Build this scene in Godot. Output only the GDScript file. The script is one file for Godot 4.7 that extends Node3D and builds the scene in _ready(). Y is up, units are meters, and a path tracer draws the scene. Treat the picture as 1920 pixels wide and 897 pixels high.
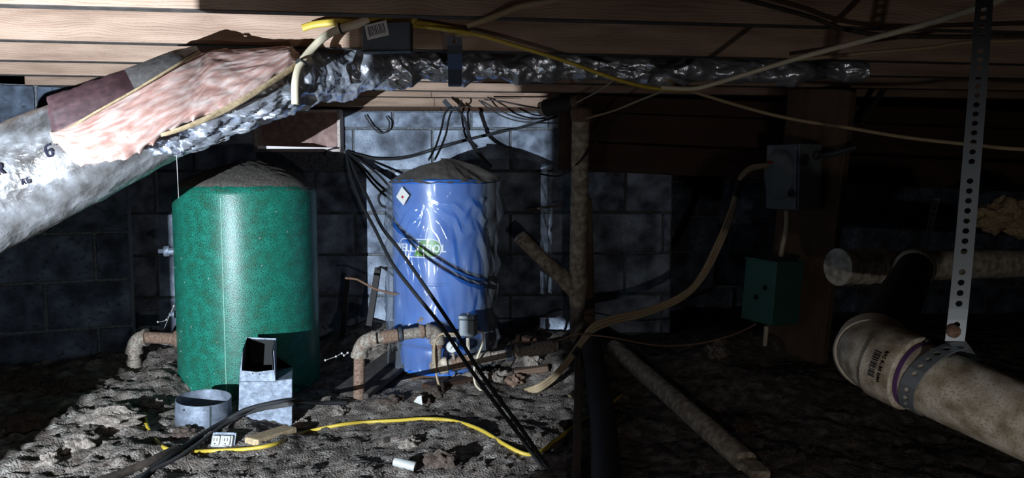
extends Node3D
# A crawl space: two pressure tanks, a torn foil duct, drain pipes, cables and bare dirt, lit by one narrow work light and an added fill lamp.

const F := 1450.0        # focal length of the view in pixels of the 1920 x 897 frame
const CH := 0.90         # eye height over the dirt
const TILT := 0.08154    # downward tilt of the view
const JY := 0.389        # underside of the joists over eye level

var rng := RandomNumberGenerator.new()
var used := {}
var tex := {}
var mats := {}


# ---------------------------------------------------------------- places
func P(px: float, py: float, d: float) -> Vector3:   # the point at distance d in front of the eye plane on that line of sight
	var u := (px - 960.0) / F
	var v := (448.5 - py) / F
	var t := d / (cos(TILT) + v * sin(TILT))
	return Vector3(u * t, CH + t * (v * cos(TILT) - sin(TILT)), -d)


func W(x: float, y: float, d: float) -> Vector3:     # x right, y over eye level, d ahead
	return Vector3(x, y + CH, -d)


func PP(a: Array) -> PackedVector3Array:
	var o := PackedVector3Array()
	for q in a:
		o.append(P(q[0], q[1], q[2]))
	return o


var ground_pts := [
	[-2.8, 1.0, -0.86], [-1.36, 0.4, -0.89], [0.0, 0.0, -0.9], [1.5, 0.0, -0.9], [-1.43, 2.39, -0.88], [0.0, 2.25, -0.895], [-0.9, 2.78, -0.905], [-0.75, 2.8, -0.925],
	[-1.15, 3.35, -0.93], [-1.6, 3.3, -0.83], [-1.7, 3.55, -0.80], [-2.1, 3.4, -0.82], [-0.6, 3.1, -0.895], [-0.3, 3.45, -0.885], [-0.62, 3.85, -0.76], [-0.33, 3.95, -0.80],
	[0.15, 3.8, -0.80], [0.3, 3.7, -0.79], [0.1, 3.0, -0.89], [0.6, 2.3, -0.9], [0.53, 3.95, -0.85], [1.35, 3.45, -0.83], [1.2, 3.65, -0.76], [1.5, 2.3, -0.9], [2.6, 3.0, -0.9],
	[2.2, 4.4, -0.85], [-1.2, 3.8, -0.85], [3.4, 4.6, -0.85]]
var gn := FastNoiseLite.new()
var gc := FastNoiseLite.new()


func G0(x: float, d: float) -> float:
	var s := 0.0
	var w := 0.0
	for q in ground_pts:
		var k: float = (x - q[0]) * (x - q[0]) + (d - q[1]) * (d - q[1]) + 0.004
		k = 1.0 / (k * k)
		s += k * q[2]
		w += k
	return s / w


func G(x: float, d: float) -> float:                 # height of the dirt over eye level
	var y := G0(x, d)
	y += 0.030 * gn.get_noise_2d(x * 2.2, d * 2.2) + 0.008 * gn.get_noise_2d(x * 9.0 + 40.0, d * 9.0) + 0.004 * gn.get_noise_2d(x * 34.0, d * 34.0 + 9.0)
	var rough := clampf((-0.55 - x) * 1.6, 0.25, 1.0)
	y += rough * 0.030 * (0.5 - absf(gc.get_noise_2d(x * 5.0, d * 5.0)))
	y += rough * 0.018 * (0.35 - absf(gc.get_noise_2d(x * 14.0 + 7.0, d * 11.0)))
	return y


func on_ground(x: float, d: float, lift := 0.0) -> Vector3:
	return W(x, G(x, d) + lift, d)


func GP(px: float, d: float, lift := 0.0) -> Vector3:  # on the dirt at that distance
	return on_ground((px - 960.0) / F * d, d, lift)


# ---------------------------------------------------------------- mesh building
class MB:
	var v := PackedVector3Array()
	var n := PackedVector3Array()
	var uv := PackedVector2Array()
	var ix := PackedInt32Array()

	func vert(p: Vector3, nn: Vector3, t := Vector2.ZERO) -> int:
		v.append(p)
		n.append(nn)
		uv.append(t)
		return v.size() - 1

	func tri(a: int, b: int, c: int) -> void:          # turned so that its front follows its normals
		var g := (v[c] - v[a]).cross(v[b] - v[a])
		if g.dot(n[a] + n[b] + n[c]) < 0.0:
			ix.append_array([a, c, b])
		else:
			ix.append_array([a, b, c])

	func flat(p: Array, uvs := []) -> void:            # a flat convex polygon, its normal by the right-hand rule
		var nn: Vector3 = (p[1] - p[0]).cross(p[2] - p[0]).normalized()
		var first := v.size()
		for k in p.size():
			vert(p[k], nn, uvs[k] if uvs.size() else Vector2(p[k].x, p[k].y))
		for k in range(1, p.size() - 1):
			tri(first, first + k, first + k + 1)

	func grid(p: PackedVector3Array, rows: int, cols: int, us := 1.0, vs := 1.0, closed := false, flip := false) -> void:
		var base := v.size()
		for r in rows:
			for c in cols:
				vert(p[r * cols + c], Vector3.ZERO, Vector2(us * c / maxf(cols - 1, 1), vs * r / maxf(rows - 1, 1)))
		for r in rows - 1:
			for c in cols - 1:
				var a := base + r * cols + c
				var q := [a, a + 1, a + cols + 1, a + cols]
				if flip:
					q = [a, a + cols, a + cols + 1, a + 1]
				for t in [[q[0], q[1], q[2]], [q[0], q[2], q[3]]]:
					ix.append_array(t)
					var g := (v[t[2]] - v[t[0]]).cross(v[t[1]] - v[t[0]])
					for k in t:
						n[k] += g
		if closed:
			for r in rows:
				var a := base + r * cols
				var b := a + cols - 1
				var s := n[a] + n[b]
				n[a] = s
				n[b] = s
		for k in range(base, v.size()):
			n[k] = n[k].normalized() if n[k].length_squared() > 1e-24 else Vector3.UP

	func tube(path: PackedVector3Array, radius, sides := 8, caps := true, squash := 1.0, side_dir := Vector3.ZERO, ulen := 1.0) -> void:
		var rows := path.size()
		var pts := PackedVector3Array()
		var t0 := (path[1] - path[0]).normalized()
		var a := side_dir if side_dir != Vector3.ZERO else (Vector3.UP if absf(t0.y) < 0.9 else Vector3.RIGHT)
		a = (a - t0 * a.dot(t0)).normalized()
		var ends := []
		for i in rows:
			var t := (path[mini(i + 1, rows - 1)] - path[maxi(i - 1, 0)]).normalized()
			a = (a - t * a.dot(t)).normalized()
			var b := t.cross(a)
			var r: float = radius[i] if radius is Array or radius is PackedFloat32Array else radius
			for s in sides + 1:
				var w := TAU * s / sides
				pts.append(path[i] + a * (r * cos(w)) + b * (r * squash * sin(w)))
			if i == 0 or i == rows - 1:
				ends.append([path[i], t if i else -t])
		grid(pts, rows, sides + 1, 1.0, ulen, true, true)
		if caps:
			for e in 2:
				var row: int = 0 if e == 0 else rows - 1
				var c := vert(ends[e][0], ends[e][1], Vector2(0.5, 0.5))
				var first := v.size()
				for s in sides:
					vert(pts[row * (sides + 1) + s], ends[e][1], Vector2(0.5 + 0.5 * cos(TAU * s / sides), 0.5 + 0.5 * sin(TAU * s / sides)))
				for s in sides:
					tri(c, first + s, first + (s + 1) % sides)

	func lathe(profile: Array, seg := 32, xf := Transform3D(), us := 1.0, vs := 1.0) -> void:   # Vector2(radius, height) from bottom to top
		var pts := PackedVector3Array()
		for q in profile:
			for s in seg + 1:
				var w := TAU * s / seg
				pts.append(xf * Vector3(q.x * cos(w), q.y, q.x * sin(w)))
		grid(pts, profile.size(), seg + 1, us, vs, true, false)

	func box(xf: Transform3D, size: Vector3, bevel := 0.002, uvo := Vector2.ZERO) -> void:   # chamfered; u runs along x
		var h := size / 2.0
		var b := minf(bevel, minf(h.x, minf(h.y, h.z)) * 0.9)
		var id := {}
		for ax in 3:
			for s in [-1, 1]:
				var nn := Vector3.ZERO
				nn[ax] = s
				for i in [-1, 1]:
					for j in [-1, 1]:
						var p := Vector3.ZERO
						var a1 := (ax + 1) % 3
						var a2 := (ax + 2) % 3
						p[ax] = s * h[ax]
						p[a1] = i * (h[a1] - b)
						p[a2] = j * (h[a2] - b)
						var t := Vector2(p.x, p.y) if ax == 2 else (Vector2(p.x, p.z) if ax == 1 else Vector2(p.z, p.y))
						var key := Vector3i(signi(int(sign(p.x))), signi(int(sign(p.y))), signi(int(sign(p.z))))
						id[[ax, key]] = vert(xf * p, (xf.basis * nn).normalized(), t + uvo)
				var q := []
				for k in [[-1, -1], [1, -1], [1, 1], [-1, 1]]:
					var key := Vector3i.ZERO
					key[ax] = s
					key[(ax + 1) % 3] = k[0]
					key[(ax + 2) % 3] = k[1]
					q.append(id[[ax, key]])
				tri(q[0], q[1], q[2])
				tri(q[0], q[2], q[3])
		for ax in 3:                                       # edges along ax
			var a1 := (ax + 1) % 3
			var a2 := (ax + 2) % 3
			for i in [-1, 1]:
				for j in [-1, 1]:
					var k0 := Vector3i.ZERO
					k0[a1] = i
					k0[a2] = j
					var k1 := k0
					k0[ax] = -1
					k1[ax] = 1
					tri(id[[a1, k0]], id[[a1, k1]], id[[a2, k1]])
					tri(id[[a1, k0]], id[[a2, k1]], id[[a2, k0]])
		for i in [-1, 1]:
			for j in [-1, 1]:
				for k in [-1, 1]:
					var key := Vector3i(i, j, k)
					tri(id[[0, key]], id[[1, key]], id[[2, key]])

	func add(m: Array, xf := Transform3D()) -> void:       # arrays of another mesh
		var base := v.size()
		var vv: PackedVector3Array = m[Mesh.ARRAY_VERTEX]
		var nn: PackedVector3Array = m[Mesh.ARRAY_NORMAL]
		for k in vv.size():
			vert(xf * vv[k], (xf.basis * nn[k]).normalized(), m[Mesh.ARRAY_TEX_UV][k] if m[Mesh.ARRAY_TEX_UV] != null else Vector2.ZERO)
		for k in m[Mesh.ARRAY_INDEX]:
			ix.append(k + base)

	func done(to: ArrayMesh = null) -> ArrayMesh:
		var m := to if to else ArrayMesh.new()
		var a := []
		a.resize(Mesh.ARRAY_MAX)
		a[Mesh.ARRAY_VERTEX] = v
		a[Mesh.ARRAY_NORMAL] = n
		a[Mesh.ARRAY_TEX_UV] = uv
		a[Mesh.ARRAY_INDEX] = ix
		m.add_surface_from_arrays(Mesh.PRIMITIVE_TRIANGLES, a)
		return m


func smooth(p: PackedVector3Array, per := 6) -> PackedVector3Array:
	var o := PackedVector3Array()
	for i in p.size() - 1:
		for k in per:
			o.append(p[i].cubic_interpolate(p[i + 1], p[maxi(i - 1, 0)], p[mini(i + 2, p.size() - 1)], float(k) / per))
	o.append(p[p.size() - 1])
	return o


func lerp_list(a: Array, n: int) -> Array:           # a list of numbers stretched to n values
	var o := []
	for i in n:
		var t := float(i) / (n - 1) * (a.size() - 1)
		var k := mini(int(t), a.size() - 2)
		o.append(lerpf(a[k], a[k + 1], t - k))
	return o


func basis_to(t: Vector3, up := Vector3.UP) -> Basis:   # y axis along t
	var y := t.normalized()
	var x := up.cross(y)
	if x.length() < 0.01:
		x = Vector3.RIGHT.cross(y)
		if x.length() < 0.01:
			x = Vector3.FORWARD
	x = x.normalized()
	return Basis(x, y, x.cross(y))


# ---------------------------------------------------------------- nodes
func numbered(called: String) -> String:
	if not used.has(called):
		used[called] = 0
		return called
	used[called] += 1
	return "%s_%03d" % [called, used[called]]


func tag(o: Node3D, label: String, category: String, group := "") -> Node3D:
	o.set_meta("label", label)
	o.set_meta("category", category)
	if group:
		o.set_meta("group", group)
	return o


func obj(called: String, m, material: Material, parent: Node = null) -> MeshInstance3D:
	var o := MeshInstance3D.new()
	o.mesh = m.done() if m is MB else m
	for k in o.mesh.get_surface_count():
		if material and not (o.mesh is ArrayMesh and o.mesh.surface_get_material(k)):
			o.set_surface_override_material(k, material)
	if parent:
		var n := called
		var k := 0
		while parent.has_node(NodePath(n)):
			k += 1
			n = "%s_%03d" % [called, k]
		o.name = n
		parent.add_child(o, true)
	else:
		o.name = numbered(called)
		add_child(o, true)
	return o


func thing(called: String, label: String, category: String, at := Vector3.ZERO, group := "") -> Node3D:
	var o := Node3D.new()
	o.name = numbered(called)
	add_child(o, true)
	o.position = at
	return tag(o, label, category, group)


func struct(called: String, label := "") -> Node3D:
	var o := Node3D.new()
	o.name = called
	add_child(o, true)
	o.set_meta("kind", "structure")
	if label:
		o.set_meta("label", label)
	return o


# ---------------------------------------------------------------- textures and materials
func noise_image(size: int, freq: float, octaves := 4, sd := 1, kind := FastNoiseLite.TYPE_SIMPLEX_SMOOTH, ridged := false) -> Image:
	var f := FastNoiseLite.new()
	f.seed = sd
	f.noise_type = kind
	f.frequency = freq
	f.fractal_octaves = octaves
	f.fractal_type = FastNoiseLite.FRACTAL_RIDGED if ridged else FastNoiseLite.FRACTAL_FBM
	if kind == FastNoiseLite.TYPE_CELLULAR:
		f.cellular_return_type = FastNoiseLite.RETURN_DISTANCE
	return f.get_seamless_image(size, size)


func picture(im: Image) -> ImageTexture:
	return ImageTexture.create_from_image(im)


func toned(im: Image, stops: Array, over: Image = null, over_color := Color.BLACK, over_from := 0.7, over_to := 0.85, over_most := 1.0) -> ImageTexture:
	var lut := []
	for i in 256:
		var t := i / 255.0
		var c: Color = stops[0][1]
		for k in range(1, stops.size()):
			if t >= stops[k - 1][0]:
				c = (stops[k - 1][1] as Color).lerp(stops[k][1], clampf((t - stops[k - 1][0]) / (stops[k][0] - stops[k - 1][0]), 0.0, 1.0))
		lut.append(c)
	var src := im.get_data()
	var ov := over.get_data() if over else PackedByteArray()
	var out := PackedByteArray()
	out.resize(src.size() * 3)
	for i in src.size():
		var c: Color = lut[src[i]]
		if over:
			var w := clampf((ov[i] / 255.0 - over_from) / (over_to - over_from), 0.0, 1.0) * over_most
			c = c.lerp(over_color, w)
		out[i * 3] = int(c.r * 255.0)
		out[i * 3 + 1] = int(c.g * 255.0)
		out[i * 3 + 2] = int(c.b * 255.0)
	return picture(Image.create_from_data(im.get_width(), im.get_height(), false, Image.FORMAT_RGB8, out))


func wood_image(sd: int, light: Color, dark: Color, rings: float) -> ImageTexture:
	var w := 1024
	var h := 256
	var a := FastNoiseLite.new()
	a.seed = sd
	a.frequency = 0.004
	a.fractal_octaves = 3
	var out := PackedByteArray()
	out.resize(w * h * 3)
	for y in h:
		for x in w:
			var fx := absf(x - 512.0)               # mirrored, so that the ends meet
			var warp := 26.0 * a.get_noise_2d(fx * 0.55, y * 1.1)
			var q := (y + warp) * rings / 256.0
			var fr := q - floorf(q)
			var line := pow(fr, 5.0) * 0.9 + 0.12 * sin(q * 0.9)
			var fib := a.get_noise_2d(fx * 1.4 + 300.0, y * 60.0) * 0.16 + a.get_noise_2d(fx * 0.9, y * 4.0 + 900.0) * 0.35
			var c := light.lerp(dark, clampf(line * 0.55 + fib + 0.12, 0.0, 1.0))
			var i := (y * w + x) * 3
			out[i] = int(c.r * 255.0)
			out[i + 1] = int(c.g * 255.0)
			out[i + 2] = int(c.b * 255.0)
	return picture(Image.create_from_data(w, h, false, Image.FORMAT_RGB8, out))


func mat(name_: String, color: Color, rough := 0.7, metal := 0.0) -> StandardMaterial3D:
	var m := StandardMaterial3D.new()
	m.resource_name = name_
	m.albedo_color = color
	m.roughness = rough
	m.metallic = metal
	mats[name_] = m
	return m


func tri(m: StandardMaterial3D, albedo: Texture2D, scale: float, height: Texture2D = null, depth := 0.3, world := true) -> StandardMaterial3D:
	m.albedo_texture = albedo
	m.uv1_triplanar = true
	m.uv1_world_triplanar = world
	m.uv1_scale = Vector3.ONE * scale
	m.uv1_triplanar_sharpness = 4.0
	if height:
		m.heightmap_enabled = true
		m.heightmap_texture = height
		m.heightmap_scale = depth
	return m


func C(r: int, g: int, b: int) -> Color:
	return Color(r / 255.0, g / 255.0, b / 255.0)


func make_materials() -> void:
	var fine := noise_image(512, 0.03, 5, 3)
	var broad := noise_image(512, 0.006, 4, 5)
	var mid := noise_image(512, 0.012, 5, 7)
	var grit := noise_image(512, 0.11, 3, 9)
	var spots := noise_image(512, 0.035, 2, 12, FastNoiseLite.TYPE_CELLULAR)
	var veins := noise_image(512, 0.014, 4, 15, FastNoiseLite.TYPE_SIMPLEX_SMOOTH, true)
	tex.fine = picture(fine)
	tex.grit = picture(grit)
	tex.mid = picture(mid)
	tex.veins = picture(veins)
	tex.dust = toned(mid, [[0.0, C(120, 112, 104)], [1.0, C(255, 255, 255)]])
	# pine
	for k in 2:
		var m := mat("pine" if k == 0 else "pine_knotty", Color.WHITE, 0.75)
		m.albedo_texture = wood_image(20 + k, C(164, 137, 117), C(92, 67, 52), 40.0 - 10.0 * k)
		m.uv1_scale = Vector3(0.8, 4.2, 1)
	var old := mat("old_wood", C(158, 150, 142), 0.85)
	old.albedo_texture = mats.pine_knotty.albedo_texture
	old.uv1_scale = Vector3(0.9, 3.4, 1)
	var dk := mat("dark_wood", C(105, 82, 64), 0.85)
	dk.albedo_texture = mats.pine.albedo_texture
	dk.uv1_scale = Vector3(0.9, 3.4, 1)
	tri(mat("grey_underside", C(112, 106, 102), 0.9), toned(mid, [[0.0, C(104, 98, 94)], [1.0, C(190, 182, 176)]], grit, C(70, 62, 56), 0.62, 0.8, 0.6), 2.5)
	# blocks, mortar, dirt
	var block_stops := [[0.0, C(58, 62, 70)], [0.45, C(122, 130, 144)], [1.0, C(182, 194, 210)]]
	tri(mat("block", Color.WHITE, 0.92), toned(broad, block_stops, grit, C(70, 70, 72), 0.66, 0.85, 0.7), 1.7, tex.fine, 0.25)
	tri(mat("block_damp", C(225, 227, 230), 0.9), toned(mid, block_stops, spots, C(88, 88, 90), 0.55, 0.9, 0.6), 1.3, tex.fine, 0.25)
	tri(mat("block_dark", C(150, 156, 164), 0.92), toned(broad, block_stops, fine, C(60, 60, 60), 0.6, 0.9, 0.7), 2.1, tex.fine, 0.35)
	tri(mat("mortar", C(160, 166, 174), 0.95), toned(fine, [[0.0, C(120, 118, 114)], [1.0, C(210, 208, 204)]]), 3.0, tex.grit, 0.3)
	tri(mat("dirt", Color.WHITE, 0.97), toned(mid, [[0.0, C(62, 52, 45)], [0.4, C(98, 88, 80)], [0.7, C(126, 117, 109)], [1.0, C(152, 145, 138)]], fine, C(58, 46, 38), 0.56, 0.8, 0.75), 1.9, tex.grit, 0.5)
	tri(mat("clod", Color.WHITE, 0.97), toned(fine, [[0.0, C(92, 80, 70)], [1.0, C(172, 162, 152)]]), 4.0, tex.grit, 0.5, false)
	tri(mat("clod_dark", Color.WHITE, 0.97), toned(fine, [[0.0, C(48, 38, 32)], [1.0, C(104, 88, 76)]]), 4.0, tex.grit, 0.5, false)
	tri(mat("dust_cap", Color.WHITE, 0.97), toned(fine, [[0.0, C(60, 54, 48)], [1.0, C(124, 116, 108)]], grit, C(40, 36, 32), 0.6, 0.8, 0.7), 4.0, tex.grit, 0.4)
	# tanks
	tri(mat("green_paint", Color.WHITE, 0.36), toned(mid, [[0.0, C(42, 86, 66)], [0.45, C(28, 104, 86)], [1.0, C(36, 126, 106)]], grit, C(18, 48, 40), 0.56, 0.68, 0.9), 2.6, tex.grit, 0.04)
	mats.green_paint.metallic_specular = 0.4
	tri(mat("blue_paint", Color.WHITE, 0.35), toned(broad, [[0.0, C(30, 84, 166)], [1.0, C(46, 110, 196)]], grit, C(70, 74, 88), 0.72, 0.82, 0.6), 2.2)
	mat("weld_pale", C(112, 158, 140), 0.5)
	mat("logo_green", C(92, 148, 40), 0.4)
	mat("logo_white", C(225, 232, 236), 0.5)
	mat("paper", C(190, 188, 182), 0.85)
	mat("red_seal", C(150, 30, 34), 0.6)
	var bag := mat("clear_plastic", Color(0.55, 0.58, 0.62, 0.24), 0.12)
	bag.transparency = BaseMaterial3D.TRANSPARENCY_ALPHA
	bag.metallic_specular = 0.6
	bag.cull_mode = BaseMaterial3D.CULL_DISABLED
	var cl := mat("cloudy_plastic", Color(0.40, 0.41, 0.43, 0.62), 0.3)
	cl.transparency = BaseMaterial3D.TRANSPARENCY_ALPHA
	cl.cull_mode = BaseMaterial3D.CULL_DISABLED
	var top := mat("dusty_plastic", Color(0.36, 0.34, 0.32, 0.86), 0.42)
	top.transparency = BaseMaterial3D.TRANSPARENCY_ALPHA
	top.cull_mode = BaseMaterial3D.CULL_DISABLED
	# duct
	var foil := mat("foil", C(214, 219, 230), 0.30, 0.8)
	foil.uv1_triplanar = true
	foil.uv1_world_triplanar = true
	foil.uv1_scale = Vector3.ONE * 4.0
	foil.heightmap_enabled = true
	foil.heightmap_texture = tex.veins
	foil.heightmap_scale = 0.18
	var jac := tri(mat("jacket", C(198, 200, 205), 0.42, 0.62), tex.dust, 2.2, tex.veins, 0.35)
	jac.roughness_texture = tex.dust
	var fg := mat("fiberglass", Color.WHITE, 1.0)
	fg.uv1_scale = Vector3(2.4, 0.7, 1)
	fg.albedo_texture = toned(mid, [[0.0, C(140, 100, 88)], [0.3, C(164, 126, 115)], [0.6, C(180, 152, 143)], [1.0, C(196, 183, 176)]], veins, C(140, 92, 78), 0.74, 0.96, 0.6)
	tri(mat("vinyl", Color.WHITE, 0.6), toned(fine, [[0.0, C(58, 55, 54)], [1.0, C(98, 93, 90)]]), 3.0, tex.fine, 0.1)  # tone darkened in place of the grazing light on the folded facing
	tri(mat("vinyl_purple", C(205, 150, 160), 0.6), mats.vinyl.albedo_texture, 3.0)
	tri(mat("kraft", Color.WHITE, 0.85), toned(fine, [[0.0, C(128, 108, 80)], [1.0, C(196, 174, 138)]]), 5.0)
	mat("ink", C(22, 18, 44), 0.8)
	# metals and plastics
	tri(mat("galvanized", C(158, 164, 174), 0.55, 0.45), toned(mid, [[0.0, C(150, 154, 160)], [1.0, C(235, 240, 246)]], grit, C(110, 112, 116), 0.62, 0.82, 0.6), 4.0, tex.fine, 0.06)
	mat("strap_metal", C(150, 158, 166), 0.45, 0.6)
	mat("dark_metal", C(64, 68, 74), 0.55, 0.4)
	tri(mat("iron", C(235, 225, 215), 0.75, 0.2), toned(fine, [[0.0, C(96, 84, 74)], [0.45, C(150, 145, 138)], [1.0, C(190, 188, 184)]], mid, C(112, 86, 68), 0.64, 0.8, 0.55), 5.0, tex.grit, 0.12)
	tri(mat("rust", Color.WHITE, 0.85), toned(fine, [[0.0, C(86, 60, 46)], [1.0, C(158, 136, 118)]], grit, C(70, 40, 28), 0.6, 0.8, 0.6), 5.0, tex.grit, 0.15)
	tri(mat("pvc", C(236, 232, 222), 0.45), toned(mid, [[0.0, C(128, 116, 98)], [0.4, C(196, 190, 178)], [0.7, C(236, 234, 230)], [1.0, C(248, 247, 244)]], grit, C(128, 112, 90), 0.58, 0.8, 0.6), 3.4)
	mat("pvc_clean", C(226, 218, 200), 0.5)
	mat("purple_primer", C(92, 58, 112), 0.5)
	tri(mat("brown_pipe", C(74, 64, 56), 0.8), toned(fine, [[0.0, C(120, 110, 100)], [1.0, C(255, 250, 245)]]), 3.0)  # dark brown, well below the white pipe in tone
	tri(mat("grey_pipe", C(238, 226, 208), 0.8), toned(mid, [[0.0, C(120, 112, 104)], [1.0, C(250, 245, 238)]], grit, C(90, 80, 70), 0.6, 0.8, 0.7), 4.0, tex.grit, 0.15)
	mat("black_pipe", C(42, 38, 36), 0.75)
	mat("black_cable", C(20, 20, 22), 0.75)
	mat("grey_cable", C(52, 50, 50), 0.75)
	mat("yellow_cable", C(178, 152, 52), 0.5)
	mat("cream_cable", C(196, 184, 158), 0.6)
	mat("tan_cable", C(152, 132, 102), 0.65)
	mat("copper", C(122, 92, 72), 0.6, 0.2)
	mat("outlet_white", C(160, 160, 156), 0.45)
	mat("grey_box", C(112, 118, 122), 0.5, 0.2)
	mat("green_box", C(46, 92, 82), 0.5)
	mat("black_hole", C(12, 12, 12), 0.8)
	tri(mat("vent_screen", Color.WHITE, 0.8), toned(mid, [[0.0, C(120, 94, 88)], [1.0, C(176, 146, 138)]]), 3.0)
	tri(mat("vent_frame", Color.WHITE, 0.7), toned(fine, [[0.0, C(150, 132, 124)], [1.0, C(224, 212, 206)]]), 5.0)
	mat("web", C(150, 146, 142), 0.9)
	mat("lamp_shell", C(34, 34, 36), 0.6)
	var gl := mat("lamp_glow", C(250, 252, 255), 0.5)
	gl.emission_enabled = true
	gl.emission = C(225, 238, 255)
	gl.emission_energy_multiplier = 2.0


# ---------------------------------------------------------------- builders
func cable(called: String, label: String, pts: Array, r: float, material: String, group := "", squash := 1.0, category := "cable") -> MeshInstance3D:
	var b := MB.new()
	b.tube(smooth(PP(pts), 7), r, 8, true, squash)
	var o := obj(called, b, mats[material])
	tag(o, label, category, group)
	return o


func pipe(parent: Node, called: String, a: Vector3, b: Vector3, r: float, material: String, sides := 24, inner := 0.0) -> MeshInstance3D:
	var m := MB.new()
	var path := PackedVector3Array([a, a.lerp(b, 0.01), a.lerp(b, 0.5), a.lerp(b, 0.99), b])
	m.tube(path, [r * 0.96, r, r, r, r * 0.96], sides)
	return obj(called, m, mats[material], parent)


func collar(parent: Node, called: String, at: Vector3, dir: Vector3, r: float, length: float, material: String, lip := 0.0) -> MeshInstance3D:
	var m := MB.new()
	var h := length / 2.0
	m.lathe([Vector2(0.0, -h), Vector2(r * 0.95, -h), Vector2(r, -h + r * 0.08), Vector2(r, h - r * 0.2), Vector2(r + lip, h - r * 0.18), Vector2(r + lip, h - r * 0.04), Vector2(r * 0.96 + lip, h), Vector2(0.0, h)], 28, Transform3D(basis_to(dir), at))
	return obj(called, m, mats[material], parent)


func bend(parent: Node, called: String, a: Vector3, corner: Vector3, c: Vector3, r: float, material: String, bead := 0.0) -> MeshInstance3D:
	var m := MB.new()
	var path := PackedVector3Array()
	for i in 13:
		var t := i / 12.0
		path.append(a.lerp(corner, t).lerp(corner.lerp(c, t), t))
	var rr := []
	for i in 13:
		rr.append(r * (1.0 + bead * (1.0 if i < 2 or i > 10 else 0.0)))
	m.tube(path, rr, 24)
	return obj(called, m, mats[material], parent)


func plank_mesh(a: Vector3, b: Vector3, wide: Vector3, w: float, thick: float, bevel := 0.003, uvo := Vector2.ZERO) -> MB:
	var x := (b - a).normalized()
	var y := (wide - x * wide.dot(x)).normalized()
	var m := MB.new()
	m.box(Transform3D(Basis(x, y, x.cross(y)), (a + b) / 2.0), Vector3(a.distance_to(b), w, thick), bevel, uvo)
	return m


func lump_mesh(size: Vector3, sd: int, rough := 0.35, res := 14) -> MB:
	var f := FastNoiseLite.new()
	f.seed = sd
	f.frequency = 1.1
	f.fractal_octaves = 4
	var m := MB.new()
	var pts := PackedVector3Array()
	for i in res + 1:
		var a := PI * i / res
		for j in res * 2 + 1:
			var w := TAU * (j % (res * 2)) / (res * 2)
			var q := Vector3(sin(a) * cos(w), -cos(a), sin(a) * sin(w))
			var k := 1.0 + rough * f.get_noise_3dv(q * 1.3) * 1.6 + rough * 0.4 * f.get_noise_3dv(q * 4.0)
			pts.append(q * k * size)
	m.grid(pts, res + 1, res * 2 + 1, 1.0, 1.0, true)
	return m


func ribbon(top: PackedVector3Array, low: PackedVector3Array, across: int, bulge: float, thick: float, rough: float, sd: int, freq := 9.0, ragged := 0.0) -> MB:
	# a slab between two edge lines of the same number of points; it bulges towards the eye's side and has a back
	var f := FastNoiseLite.new()
	f.seed = sd
	f.frequency = 1.0
	f.fractal_octaves = 4
	var rows := top.size()
	var front := PackedVector3Array()
	var back := PackedVector3Array()
	var arc := 0.0
	for i in rows:
		if i > 0:
			arc += top[i].distance_to(top[i - 1])
		var along := (top[mini(i + 1, rows - 1)] - top[maxi(i - 1, 0)]).normalized()
		var over := low[i] - top[i]
		var nn := over.cross(along).normalized()
		if nn.z < 0.0:
			nn = -nn
		var shift := along * ragged * (f.get_noise_2d(i * 0.0, 3.0))
		for k in across:
			var t := float(k) / (across - 1)
			var e := sin(PI * t)
			var end := minf(1.0, minf(i, rows - 1 - i) / 3.0)
			var p := top[i].lerp(low[i], t) + shift
			if ragged > 0.0:
				var rim := maxf(0.0, 1.0 - minf(minf(i, rows - 1 - i) / 3.0, minf(k, across - 1 - k) / 2.0))
				p += (along * f.get_noise_3dv(p * 30.0) + over.normalized() * f.get_noise_3dv(p * 26.0 + Vector3(5, 1, 2))) * ragged * rim
			var h := bulge * pow(e, 0.6) * end + rough * (f.get_noise_2d(arc * freq * 0.5, t * over.length() * freq * 1.5) + 0.35 * f.get_noise_2d(arc * freq * 1.4 + 7.0, t * over.length() * freq * 5.0)) * minf(1.0, e * 3.0) * end
			front.append(p + nn * (h + thick * 0.5 * minf(1.0, e * 4.0 + 0.12) * maxf(end, 0.12)))
			back.append(p - nn * (thick * 0.5 * minf(1.0, e * 4.0 + 0.12) * maxf(end, 0.12)))
	var all := PackedVector3Array()
	for i in rows:
		for k in across:
			all.append(front[i * across + k])
		for k in across:
			all.append(back[i * across + across - 1 - k])
		all.append(front[i * across])
	var m := MB.new()
	m.grid(all, rows, across * 2 + 1, 1.0, 2.0, true)
	return m


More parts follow.
